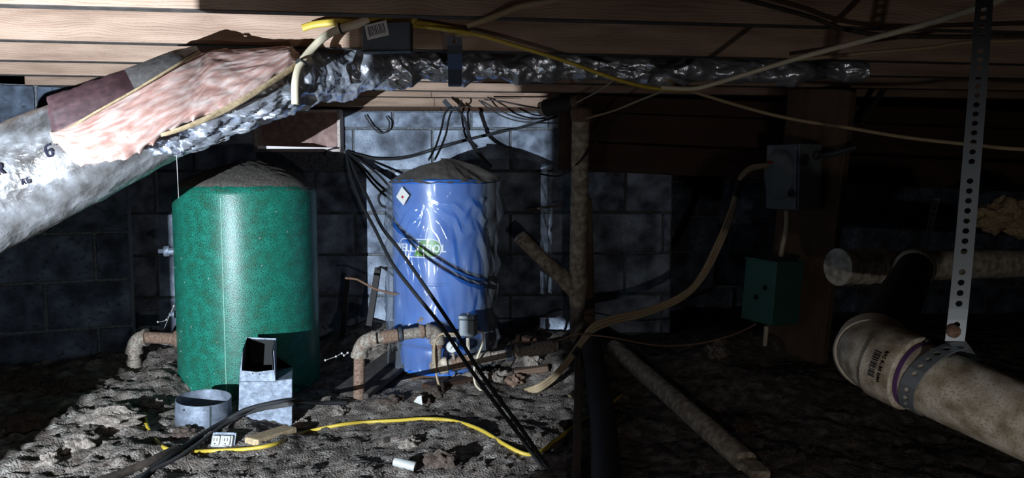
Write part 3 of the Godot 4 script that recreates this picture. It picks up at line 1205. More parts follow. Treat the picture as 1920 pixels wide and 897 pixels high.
func line_px(a: Array, n: int, lift_a: float, lift_b: float) -> PackedVector3Array:   # [px, py] along the duct's near side
	var q := PackedVector2Array()
	for i in n:
		var t := float(i) / (n - 1) * (a.size() - 1)
		var k := mini(int(t), a.size() - 2)
		q.append(Vector2(a[k][0], a[k][1]).cubic_interpolate(Vector2(a[k + 1][0], a[k + 1][1]), Vector2(a[maxi(k - 1, 0)][0], a[maxi(k - 1, 0)][1]), Vector2(a[mini(k + 2, a.size() - 1)][0], a[mini(k + 2, a.size() - 1)][1]), t - k))
	var o := PackedVector3Array()
	for i in n:
		o.append(on_duct(q[i].x, q[i].y, lerpf(lift_a, lift_b, float(i) / (n - 1))))
	return o


func even(p: PackedVector3Array, n: int) -> PackedVector3Array:      # a smooth line of n points
	var s := smooth(p, 12)
	var o := PackedVector3Array()
	for i in n:
		var t := float(i) / (n - 1) * (s.size() - 1)
		var k := mini(int(t), s.size() - 2)
		o.append(s[k].lerp(s[k + 1], t - k))
	return o


func make_duct() -> void:
	make_axis()
	var t := thing("air_duct", "silver foil-wrapped air duct running from lower left up between the joists", "duct")
	obj("jacket", duct_part(0, 44, 0.003, 14.0, 72, 5, 3, 0.002), mats.jacket, t)
	var o := obj("crumpled_foil", duct_part(41, axis.size() - 1, 0.030, 10.0, 84, 6, 8, 0.012), mats.foil, t)
	o.set_meta("label", "crumpled shiny aluminium foil")
	# gathered foil where the jacket has torn
	var g := ribbon(line_px([[268, 262], [310, 250], [345, 240], [395, 222], [470, 192], [545, 150]], 60, 0.012, 0.014), line_px([[282, 288], [318, 290], [350, 288], [420, 262], [490, 228], [556, 196]], 60, 0.016, 0.012), 26, 0.012, 0.004, 0.030, 21, 22.0, 0.02)
	obj("torn_foil", g, mats.foil, t)
	# ink prints on the jacket
	for s in [["6", 92, 283, 27.0, 0.3], ["R6", 48, 340, 13.0, 0.3], ["R", -2, 318, 24.0, 0.3]]:
		var a := lettering(s[0], 1.0, 0.02)
		var m := MB.new()
		m.add(a)
		for k in m.v.size():
			var q: Vector2 = Vector2(m.v[k].x, m.v[k].y).rotated(s[4]) * s[3]
			var n := m.n[k]
			m.v[k] = on_duct(s[1] + q.x, s[2] - q.y, 0.0045)
		obj("ink_print", m, mats.ink, t)
	# insulation
	var ins := thing("insulation_batt", "torn pink fiberglass batt with its grey facing folded back over the duct", "insulation")
	var top := even(PP([[96, 262, 1.92], [165, 218, 1.95], [250, 170, 2.01], [330, 122, 2.09], [392, 98, 2.20], [470, 96, 2.28], [560, 97, 2.35]]), 90)
	var low := even(PP([[112, 272, 1.905], [150, 308, 1.895], [205, 303, 1.91], [268, 284, 1.95], [330, 238, 2.00], [400, 212, 2.06], [470, 176, 2.13], [556, 118, 2.25]]), 90)
	obj("fiberglass", ribbon(top, low, 48, 0.022, 0.026, 0.0065, 44, 11.0, 0.02), mats.fiberglass, ins)
	var fl := even(PP([[98, 263, 1.895], [165, 219, 1.925], [250, 171, 1.985], [330, 123, 2.065], [352, 108, 2.12], [374, 97, 2.17]]), 60)
	var ft := even(PP([[86, 184, 1.91], [140, 164, 1.94], [230, 131, 2.01], [322, 97, 2.12], [350, 92, 2.20], [372, 91, 2.24]]), 60)
	var half := 25
	obj("facing_flap", ribbon(ft.slice(half - 1), fl.slice(half - 1), 20, 0.008, 0.004, 0.004, 51, 10.0, 0.0), mats.vinyl, ins)
	var pp := obj("printed_flap", ribbon(ft.slice(0, half), fl.slice(0, half), 20, 0.008, 0.004, 0.004, 51, 10.0, 0.005), mats.vinyl_purple, ins)
	pp.set_meta("label", "faded purple print on the grey facing")
	obj("paper_edge", ribbon(even(PP([[300, 251, 1.965], [350, 233, 2.0], [410, 205, 2.055], [478, 167, 2.125], [556, 115, 2.235]]), 50), even(PP([[302, 257, 1.975], [352, 242, 2.012], [414, 217, 2.067], [482, 178, 2.137], [559, 127, 2.25]]), 50), 8, 0.003, 0.003, 0.003, 61, 20.0), mats.kraft, ins)
	obj("paper_seam", ribbon(even(PP([[98, 260, 1.885], [165, 216, 1.915], [250, 168, 1.975], [330, 120, 2.05], [374, 95, 2.16]]), 50), even(PP([[100, 265, 1.885], [167, 221, 1.915], [252, 173, 1.975], [332, 125, 2.05], [378, 99, 2.16]]), 50), 6, 0.003, 0.003, 0.002, 63, 20.0), mats.kraft, ins)
	# metal hanger round the duct, nailed to the joist
	var h := thing("duct_hanger", "short grey metal strap with a nail hole holding up the foil duct", "strap")
	var hp := PackedVector3Array([P(852, 70, 2.30), P(853, 85, 2.31), P(853, 100, 2.33), P(853, 130, 2.48), P(853, 158, 2.55), P(853, 162, 2.62)])
	obj("strap", perforated(hp, PackedVector3Array([Vector3.RIGHT, Vector3.RIGHT, Vector3.RIGHT, Vector3.RIGHT, Vector3.RIGHT, Vector3.RIGHT]), 0.044, 0.002, [1, 2, 3, 4]), mats.dark_metal, h)
	# metal plate with a bar code on the joist
	var bx := thing("metal_plate", "dark grey metal connector plate with a bar code sticker on the second joist", "metal plate", P(727, 71, 2.335))
	bx.rotation.y = -0.15
	var m := MB.new()
	m.box(Transform3D(), Vector3(0.148, 0.086, 0.03), 0.003)
	m.box(Transform3D(Basis(), Vector3(0, -0.043, 0.006)), Vector3(0.152, 0.004, 0.042), 0.001)
	obj("plate", m, mats.dark_metal, bx)
	barcode(bx, Transform3D(Basis(Vector3.BACK, 0.2), Vector3(-0.028, 0.020, 0.0158)), 0.068, 0.044)


# ---------------------------------------------------------------- cables
func make_cables() -> void:
	cable("flat_cable", "yellow flat cable stapled along the joist above the torn insulation", [[567, 53, 2.33], [590, 46, 2.33], [630, 42, 2.33], [668, 44, 2.34], [700, 40, 2.36], [780, 44, 2.38], [880, 62, 2.40]], 0.011, "yellow_cable", "", 0.5)
	cable("hanging_cable", "cream cable hanging down in front of the crumpled foil", [[690, 36, 2.33], [668, 46, 2.32], [638, 54, 2.31], [610, 68, 2.30], [585, 92, 2.28], [563, 122, 2.24], [554, 155, 2.21], [554, 196, 2.21]], 0.0115, "cream_cable", "", 0.8)
	var st := thing("cable_staple", "small black staple over the two cables on the joist", "staple", P(638, 53, 2.305))
	var sm := MB.new()
	sm.tube(smooth(PackedVector3Array([Vector3(-0.004, 0.012, -0.02), Vector3(-0.004, 0.012, 0.006), Vector3(0.004, -0.012, 0.010), Vector3(0.004, -0.012, -0.02)]), 4), 0.003, 6)
	obj("staple", sm, mats.black_cable, st)
	var tw := MB.new()
	tw.tube(smooth(PP([[556, 118, 2.235], [560, 112, 2.22], [570, 116, 2.23], [574, 124, 2.26]]), 5), 0.004, 6)
	tag(obj("cable_tie", tw, mats.black_cable), "dark tie round the hanging cream cable", "cable tie")
	cable("roof_cable", "yellow cable end curling down from the top of the frame to the joist", [[806, -14, 2.2], [796, 8, 2.26], [780, 30, 2.34], [775, 44, 2.37]], 0.0085, "yellow_cable")
	cable("roof_cable", "tan cable crossing the first joists from the top centre to the metal strap", [[1080, -18, 1.85], [1030, 2, 1.88], [975, 12, 1.9], [920, 34, 1.92], [876, 48, 1.93]], 0.008, "tan_cable")
	cable("roof_cable", "long yellow cable sagging under the joists past the foil duct", [[770, 48, 2.38], [880, 62, 2.36], [960, 84, 2.34], [1060, 115, 2.34], [1160, 150, 2.35], [1230, 166, 2.37], [1292, 168, 2.38]], 0.0062, "yellow_cable")
	cable("roof_cable", "pale rope-like cable rising from the duct's end to the top right corner", [[1240, 164, 2.36], [1300, 166, 2.32], [1350, 154, 2.25], [1500, 108, 2.0], [1620, 76, 1.8], [1740, 44, 1.6], [1830, 16, 1.45], [1900, -10, 1.37], [1990, -60, 1.33]], 0.0068, "cream_cable")
	cable("roof_cable", "dull cable running level under the joists right of the duct's end", [[1490, 112, 2.5], [1560, 106, 2.48], [1640, 98, 2.46], [1740, 90, 2.44], [1850, 78, 2.42], [2200, 74, 2.42], [2900, 60, 2.5]], 0.006, "tan_cable")
	cable("roof_cable", "dull cable looping along the first joist at the top right", [[1370, -8, 1.9], [1440, 10, 1.92], [1520, 32, 1.93], [1590, 56, 1.94], [1700, 68, 1.96], [1960, 66, 1.98], [2600, 50, 2.1], [3400, 30, 2.25]], 0.006, "brown_pipe")
	cable("slack_cable", "brown cable sagging from the joists across the upright plank to the right", [[1250, 150, 2.36], [1300, 172, 2.45], [1420, 208, 2.5], [1500, 226, 2.45], [1580, 238, 2.4], [1700, 258, 2.3], [1830, 272, 2.2], [1960, 282, 2.1], [2500, 300, 2.15], [3300, 250, 2.3]], 0.0055, "tan_cable")
	cable("slack_cable", "thin tan cable dropping from the duct towards the top of the drain stack", [[1250, 168, 2.4], [1200, 188, 2.7], [1150, 208, 2.95], [1100, 222, 3.02]], 0.004, "tan_cable")
	cable("slack_cable", "thin brown wire climbing from the grey sleeve to the yellow cable", [[1152, 150, 2.36], [1120, 172, 2.7], [1082, 192, 3.0]], 0.003, "tan_cable")
	cable("slack_cable", "dark wire behind the drain stack climbing to the girder", [[1012, 326, 3.9], [1045, 330, 3.75], [1075, 314, 3.6], [1115, 272, 3.5], [1165, 216, 3.4], [1240, 172, 3.3]], 0.005, "black_cable")
	cable("slack_cable", "short dark wire sticking out level beside the drain stack", [[985, 392, 3.98], [1010, 391, 3.95], [1055, 386, 3.8]], 0.004, "copper")
	# black cables at the wall
	var dw := 3.93
	for k in 2:
		cable("wall_cable", ["upper black cable strung along the block wall from the vent", "lower black cable strung along the block wall from the vent"][k], [[648, 283, dw], [672, 290 + 3 * k, dw], [706, 297 + 2 * k, dw], [760, 294 + 3 * k, dw], [830, 273 + 4 * k, dw], [890, 258 + 2 * k, dw], [935, 247 + 3 * k, dw], [985, 238 - 2 * k, dw], [1050, 214 + 4 * k, dw]], 0.0042, "black_cable")
	var fan := [[[648, 284, 3.93], [682, 306, 3.85], [712, 330, 3.75], [736, 358, 3.62]], [[648, 286, 3.93], [676, 308, 3.84], [706, 342, 3.74], [736, 366, 3.62]], [[650, 287, 3.92], [676, 316, 3.82], [706, 352, 3.72], [738, 380, 3.62]]]
	for k in 3:
		cable("fan_cable", ["uppermost of three black cables fanning from the vent to the blue tank", "middle one of three black cables fanning from the vent to the blue tank", "lowest of three black cables fanning from the vent to the blue tank"][k], fan[k], 0.0058, "black_cable")
	cable("loop_cable", "black cable curled in a loop left of the blue tank", [[738, 352, 3.6], [720, 358, 3.66], [710, 370, 3.68], [714, 384, 3.68], [726, 390, 3.66], [740, 394, 3.6]], 0.0058, "black_cable")
	cable("stub_wire", "short black wire end poking out at the vent's lower corner", [[608, 294, 3.88], [612, 284, 3.88], [624, 279, 3.88], [640, 277, 3.9]], 0.004, "black_cable")
	var hang := [[[846, 200, 3.78], [834, 214, 3.76], [828, 240, 3.72], [818, 272, 3.62], [804, 300, 3.46]], [[849, 203, 3.78], [842, 222, 3.75], [836, 252, 3.7], [826, 278, 3.62], [815, 300, 3.48]], [[852, 200, 3.78], [866, 214, 3.78], [874, 236, 3.78], [880, 262, 3.76], [892, 284, 3.7], [918, 312, 3.55]], [[852, 203, 3.78], [869, 218, 3.77], [877, 240, 3.77], [884, 264, 3.75], [898, 286, 3.69], [922, 312, 3.56]]]
	for k in 4:
		cable("hung_cable", ["outer left black cable hanging from the sill bracket to the bag top", "inner left black cable hanging from the sill bracket to the bag top", "inner right black cable hanging from the sill bracket behind the bag", "outer right black cable hanging from the sill bracket behind the bag"][k], hang[k], 0.005, "black_cable")
	var br := thing("sill_bracket", "dark metal bracket on the sill that carries the black cables", "bracket", Vector3.ZERO)
	obj("bracket_arm", plank_mesh(P(832, 188, 3.80), P(848, 206, 3.78), Vector3(1, 0, 0.2), 0.022, 0.006), mats.dark_metal, br)
	var hk := MB.new()
	hk.tube(smooth(PP([[838, 202, 3.78], [850, 206, 3.77], [862, 198, 3.78], [866, 188, 3.82]]), 5), 0.004, 6)
	obj("hook", hk, mats.dark_metal, br)
	for k in 3:
		cable("draped_wire", ["lowest thin wire draped below the sill board beside the grey sleeve", "middle thin wire draped below the sill board beside the grey sleeve", "highest thin wire strung below the sill board to the grey sleeve"][k], [[[898, 188, 3.8], [920, 206, 3.84], [950, 221, 3.86], [985, 229, 3.86], [1050, 231, 3.8]], [[902, 189, 3.8], [930, 204, 3.82], [965, 219, 3.84], [1000, 224, 3.84], [1052, 212, 3.7]], [[908, 187, 3.8], [940, 190, 3.76], [980, 198, 3.6], [1012, 203, 3.3]]][k], 0.0038, "grey_cable")
	cable("wire_loop", "loose wire loop hanging on the wall beside the vent", [[684, 216, 3.93], [694, 232, 3.93], [704, 244, 3.93], [716, 250, 3.93], [727, 244, 3.93], [730, 230, 3.93], [724, 218, 3.94]], 0.0042, "grey_cable")
	for k in 2:
		var pts: Array = [[[650, 288, 3.92], [656, 322, 3.7], [676, 378, 3.4], [704, 432, 3.14], [734, 492, 2.98], [776, 548, 2.86], [826, 610, 2.76], [880, 690, 2.64], [925, 752, 2.55], [985, 832, 2.41], [1035, 905, 2.29], [1050, 930, 2.26]], [[652, 290, 3.92], [664, 320, 3.72], [690, 372, 3.44], [716, 426, 3.2], [750, 470, 3.07], [800, 542, 2.9], [850, 616, 2.77], [890, 682, 2.67], [930, 740, 2.58], [980, 808, 2.45], [1030, 884, 2.32], [1056, 930, 2.25]]][k]
		cable("long_cable", ["left one of two long black cables crossing before the blue tank", "right one of two long black cables crossing before the blue tank"][k], pts, 0.0072, "black_cable")
	# dark props standing by the wall
	tag(obj("leaning_bar", plank_mesh(P(692, 612, 3.62), P(709, 502, 3.7), Vector3.RIGHT, 0.030, 0.018), mats.black_pipe), "dark metal bar leaning on the wall left of the blue tank", "metal bar")
	tag(obj("leaning_bar", plank_mesh(P(642, 634, 3.7), P(652, 522, 3.76), Vector3.RIGHT, 0.024, 0.016), mats.black_pipe), "dark narrow bar standing in the green tank's shadow", "metal bar")
	cable("bar_wire", "black wire leaving the top of the leaning bar", [[708, 506, 3.66], [714, 501, 3.64], [724, 506, 3.6], [738, 518, 3.52]], 0.0055, "black_cable")
	cable("bar_wire", "brown wire stub crossing in front of the leaning bar", [[648, 522, 3.5], [668, 524, 3.46], [684, 532, 3.42], [706, 543, 3.38], [744, 553, 3.3]], 0.005, "copper")
	# cables on the dirt
	ground_cable("yellow_cord", "yellow cord snaking over the dirt in front of the metal boot", [[270, 776], [276, 800], [292, 826], [312, 842], [345, 848], [400, 846], [470, 842], [520, 832], [570, 812], [640, 797], [690, 792], [745, 789], [800, 786], [850, 790], [900, 806], [950, 836], [985, 852], [1010, 850], [1042, 826], [1085, 796], [1130, 768], [1164, 742]], 0.0068, "yellow_cable")
	ground_cable("ground_cable", "black cable running over the dirt and up across the metal boot", [[262, 902], [285, 880], [325, 852], [375, 818], [425, 788, 2.75], [470, 766, 2.745], [545, 752, 2.755], [600, 756, 2.9], [650, 756]], 0.0088, "black_cable")
	ground_cable("ground_cable", "grey cable lying beside the black one in front of the metal collar", [[240, 905], [300, 876], [345, 852], [400, 812], [440, 786, 2.74], [480, 770, 2.74], [545, 758, 1.985]], 0.0075, "grey_cable")
	ground_cable("ground_cable", "thick dirty cable at the lower left edge of the lit dirt", [[180, 905], [235, 886], [290, 862], [330, 842]], 0.014, "brown_pipe")
	# feed of the box on the plank
	for k in 3:
		var o := 5.0 * (k - 1)
		cable("feed_cable", ["upper tan flat cable sweeping from the grey box to the tank pipes", "middle tan flat cable sweeping from the grey box to the tank pipes", "lower tan flat cable sweeping from the grey box to the tank pipes"][k], [[1440, 309 + k * 2, 3.28], [1408, 316 + o * 0.6, 3.26], [1388, 334 + o * 0.5, 3.27], [1382, 352, 3.28], [1372 + o * 0.7, 396, 3.3], [1352 + o, 448, 3.32], [1318 + o, 516, 3.34], [1280, 556 + o, 3.34], [1210, 586 + o, 3.32], [1150, 600 + o * 1.2, 3.28], [1112, 616 + o * 1.3, 3.25], [1086, 648 + o, 3.23], [1066, 676 + o, 3.21], [1036, 710 + o, 3.17], [1000, 732 + o, 3.14], [950, 742 + o * 0.6, 3.28], [905, 743 + o * 0.3, 3.28]], 0.0074, "tan_cable")
	var tp := MB.new()
	tp.tube(PP([[1386, 338, 3.27], [1381, 354, 3.28], [1379, 366, 3.29]]), 0.018, 10)
	tag(obj("cable_tape", tp, mats.black_cable), "black tape wound round the flat cables below the grey box", "tape")
	var tp2 := MB.new()
	tp2.tube(PP([[1084, 652, 3.23], [1074, 666, 3.22]]), 0.016, 10)
	tag(obj("cable_tape", tp2, mats.black_cable), "black tape wound round the flat cables at the pole's foot", "tape")
	cable("thin_wire", "thin brown wire hanging between the pole's foot and the green box", [[960, 642, 3.21], [1040, 640, 3.21], [1075, 628, 3.2], [1100, 628, 3.19], [1150, 634, 3.18], [1230, 648, 3.18], [1300, 646, 3.16], [1370, 630, 3.15], [1418, 608, 3.14]], 0.0035, "copper")
	# tank wiring
	cable("control_wire", "grey wire looping from the pressure switch down to the dirt", [[862, 628, 3.13], [832, 626, 3.12], [818, 636, 3.12], [814, 660, 3.11], [817, 695, 3.11], [826, 728, 3.1], [848, 740, 3.09], [905, 742, 3.08]], 0.005, "tan_cable")
	cable("control_wire", "pale wire looping right of the pressure switch to the dirt", [[896, 622, 3.13], [906, 626, 3.12], [905, 644, 3.12], [896, 668, 3.11], [889, 694, 3.11], [892, 722, 3.1], [912, 740, 3.1]], 0.0045, "cream_cable")
	var web_at := [["cobweb", "white specks on a cobweb above the pipe elbow left of the green tank", [[296, 604, 3.5], [312, 600, 3.5], [326, 574, 3.5], [300, 640, 3.45], [322, 645, 3.45]]], ["cobweb", "white specks on a sagging cobweb left of the riser pipe", [[610, 676, 3.1], [630, 669, 3.1], [641, 663, 3.1], [645, 667, 3.1], [652, 662, 3.1]]]]
	for q in web_at:
		var wb := MB.new()
		wb.tube(smooth(PP(q[2]), 4), 0.0006, 5)
		for k in q[2]:
			wb.lathe([Vector2(0, -0.005), Vector2(0.004, -0.002), Vector2(0.005, 0.001), Vector2(0, 0.005)], 8, Transform3D(Basis(), P(k[0], k[1], k[2])))
		var wo := obj(q[0], wb, mats.paper)
		wo.set_meta("kind", "stuff")
		tag(wo, q[1], "cobweb")
	var th := MB.new()
	th.tube(PP([[331, 288, 2.08], [333, 330, 2.08], [335, 372, 2.08]]), 0.0008, 5)
	tag(obj("thread", th, mats.web), "thin pale thread hanging from the torn foil", "thread")


# ---------------------------------------------------------------- pipes by the blue tank
func make_manifold() -> void:
	var t := thing("tank_piping", "corroded pipes and fittings joining the blue tank low in front", "pipe")
	pipe(t, "riser", P(673, 760, 3.05), P(674, 664, 3.05), 0.0225, "rust")
	bend(t, "elbow", P(674, 670, 3.05), P(674, 638, 3.05), P(704, 636, 3.067), 0.030, "iron", 0.16)
	pipe(t, "pipe_run", P(698, 636, 3.064), P(812, 620, 3.14), 0.0225, "iron")
	collar(t, "coupling", P(731, 631, 3.084), P(812, 620, 3.14) - P(698, 636, 3.064), 0.027, 0.06, "rust")
	collar(t, "ring", P(750, 628, 3.098), P(812, 620, 3.14) - P(698, 636, 3.064), 0.030, 0.014, "dark_metal")
	collar(t, "ring", P(791, 622, 3.126), P(812, 620, 3.14) - P(698, 636, 3.064), 0.029, 0.016, "rust")
	bend(t, "elbow", P(800, 622, 3.131), P(822, 620, 3.145), P(820, 644, 3.148), 0.0295, "iron", 0.12)
	pipe(t, "drop_pipe", P(820, 640, 3.148), P(817, 694, 3.151), 0.021, "iron")
	collar(t, "ring", P(820, 648, 3.148), Vector3.UP, 0.024, 0.02, "rust")
	var a := P(806, 690, 3.151)
	var b := P(1046, 648, 3.196)
	var dir := b - a
	pipe(t, "tank_cross", a, b, 0.0205, "iron")
	collar(t, "union", a.lerp(b, 0.10), dir, 0.034, 0.04, "grey_pipe")
	collar(t, "tee_body", a.lerp(b, 0.25), dir, 0.027, 0.09, "rust")
	collar(t, "coupling", a.lerp(b, 0.42), dir, 0.025, 0.06, "iron")
	collar(t, "nut", a.lerp(b, 0.62), dir, 0.032, 0.03, "dark_metal")
	collar(t, "nut", a.lerp(b, 0.68), dir, 0.034, 0.016, "iron")
	collar(t, "valve_body", a.lerp(b, 0.88), dir, 0.028, 0.09, "iron")
	pipe(t, "stem", P(877, 634, 3.151), P(879, 674, 3.156), 0.007, "pvc", 12)
	pipe(t, "sensing_tube", P(824, 630, 3.145), P(864, 631, 3.148), 0.005, "iron", 10)
	var g := thing("pressure_gauge", "small round white pressure gauge on the pipes under the black cables", "gauge", P(848, 651, 3.14))
	g.scale = Vector3.ONE * 1.12
	g.rotation = Vector3(-0.15, -0.1, 0.1)
	var gb := MB.new()
	gb.lathe([Vector2(0, -0.012), Vector2(0.020, -0.012), Vector2(0.0235, -0.008), Vector2(0.0235, 0.008), Vector2(0.0215, 0.010), Vector2(0.020, 0.006), Vector2(0, 0.006)], 32, Transform3D(Basis(Vector3.RIGHT, PI / 2), Vector3.ZERO))
	obj("case", gb, mats.dark_metal, g)
	var gd := MB.new()
	gd.lathe([Vector2(0.0205, 0.0062), Vector2(0.0200, 0.0072), Vector2(0, 0.0072)], 32, Transform3D(Basis(Vector3.RIGHT, PI / 2), Vector3.ZERO))
	obj("dial", gd, mats.paper, g)
	var nd := MB.new()
	nd.box(Transform3D(Basis(Vector3.BACK, 0.9), Vector3(0.001, 0.001, 0.0082)), Vector3(0.024, 0.0022, 0.001), 0.0003)
	for k in 9:
		var w := -0.6 + k * 0.55
		nd.box(Transform3D(Basis(Vector3.BACK, w), Vector3(cos(w), sin(w), 0) * 0.016 + Vector3(0, 0, 0.0078)), Vector3(0.004, 0.0012, 0.0008), 0.0002)
	obj("needle", nd, mats.ink, g)
	pipe(g, "gauge_stem", Vector3(0, -0.02, 0), Vector3(0.002, -0.05, -0.01), 0.006, "iron", 10)
	var s := thing("pressure_switch", "grey lidded pressure switch box standing on a thin pipe stem", "switch box", P(878, 611, 3.151))
	s.scale = Vector3.ONE * 1.1
	s.rotation.y = -0.25
	var sb := MB.new()
	sb.box(Transform3D(Basis(), Vector3(0, -0.006, 0)), Vector3(0.064, 0.068, 0.055), 0.008)
	obj("cover", sb, mats.grey_box, s)
	var sl := MB.new()
	sl.box(Transform3D(Basis(), Vector3(0, 0.034, 0)), Vector3(0.067, 0.018, 0.058), 0.006)
	obj("lid", sl, mats.grey_box, s)
	var sn := MB.new()
	sn.lathe([Vector2(0.006, 0.0), Vector2(0.006, 0.006), Vector2(0.0, 0.009)], 6, Transform3D(Basis(), Vector3(0, 0.042, 0)))
	obj("cap_nut", sn, mats.galvanized, s)
	# drain stack with a side branch
	var k := thing("drain_stack", "dusty drain pole with a cut side branch right of the blue tank", "pipe")
	var p0 := P(1089, 226, 3.599)
	var p1 := P(1083, 540, 3.658)
	pipe(k, "upper_pipe", p1, p0, 0.04071, "grey_pipe")
	var hub := MB.new()
	hub.lathe([Vector2(0.02, -0.03), Vector2(0.038, -0.026), Vector2(0.042, 0.0), Vector2(0.044, 0.016), Vector2(0.036, 0.028), Vector2(0.0, 0.034)], 28, Transform3D(basis_to(p0 - p1).scaled(Vector3.ONE * 1.18), P(1090, 216, 3.599)))
	obj("hub", hub, mats.rust, k)
	var y := MB.new()
	y.tube(PackedVector3Array([P(1083, 500, 3.658), P(1083, 535, 3.658), P(1082, 575, 3.658)]), [0.042, 0.048, 0.036], 24)
	y.tube(PackedVector3Array([P(1082, 556, 3.658), P(1066, 536, 3.646), P(1048, 512, 3.634)]), [0.026, 0.036, 0.038], 24)
	obj("wye_fitting", y, mats.grey_pipe, k)
	pipe(k, "branch_pipe", P(1056, 524, 3.64), P(974, 444, 3.564), 0.03422, "grey_pipe")
	pipe(k, "lower_pipe", P(1081, 660, 3.682), P(1082, 560, 3.658), 0.03363, "iron")
	var sl2 := thing("pipe_sleeve", "dark level pipe sleeve under the sill beside the drain stack's top", "pipe")
	pipe(sl2, "sleeve", P(1022, 203, 3.776), P(1086, 190, 3.682), 0.04012, "black_pipe")
	collar(sl2, "sleeve_end", P(1018, 204, 3.788), P(1086, 190, 3.682) - P(1022, 203, 3.776), 0.036, 0.0236, "grey_pipe")
	collar(sl2, "clamp", P(1082, 192, 3.682), P(1086, 190, 3.682) - P(1022, 203, 3.776), 0.040, 0.0354, "rust")
	tag(obj("wooden_stake", plank_mesh(P(1106, 690, 3.894), P(1098, 372, 3.918), Vector3.RIGHT, 0.062, 0.03), mats.old_wood), "dark wooden stake standing right behind the drain pole", "stake")
	# pipes on the dirt
	var bp := thing("black_pipe", "fat black drain pipe lying on the dirt towards the bottom edge", "pipe")
	var q := [D(1108, 640, 0.03), D(1128, 770, 0.03), D(1138, 895, 0.03), D(1144, 980, 0.03)]
	var bm := MB.new()
	bm.tube(smooth(PackedVector3Array(q), 6), 0.046, 24)
	obj("pipe", bm, mats.black_pipe, bp)
	var tb := MB.new()
	tb.tube(smooth(PackedVector3Array([D(1126, 748, 0.03), D(1127, 766, 0.03)]), 3), 0.0475, 24)
	obj("tape_band", tb, mats.grey_cable, bp)
	tag(obj("wood_lath", plank_mesh(D(1084, 660, 0.014), D(1082, 905, 0.014), Vector3.RIGHT, 0.028, 0.02), mats.old_wood), "thin wooden lath lying along the fat black pipe", "lath")
	var gp := thing("grey_pipe", "dusty grey pipe lying on the dirt towards the lower right, split at the near end", "pipe")
	var ga := D(1152, 652, 0.02)
	var gz := D(1400, 868, 0.024)
	pipe(gp, "pipe", ga, gz, 0.036, "grey_pipe")
	obj("split_end", plank_mesh(gz - (gz - ga).normalized() * 0.06, gz + (gz - ga).normalized() * 0.09, Vector3.RIGHT, 0.065, 0.03, 0.008), mats.grey_pipe, gp)


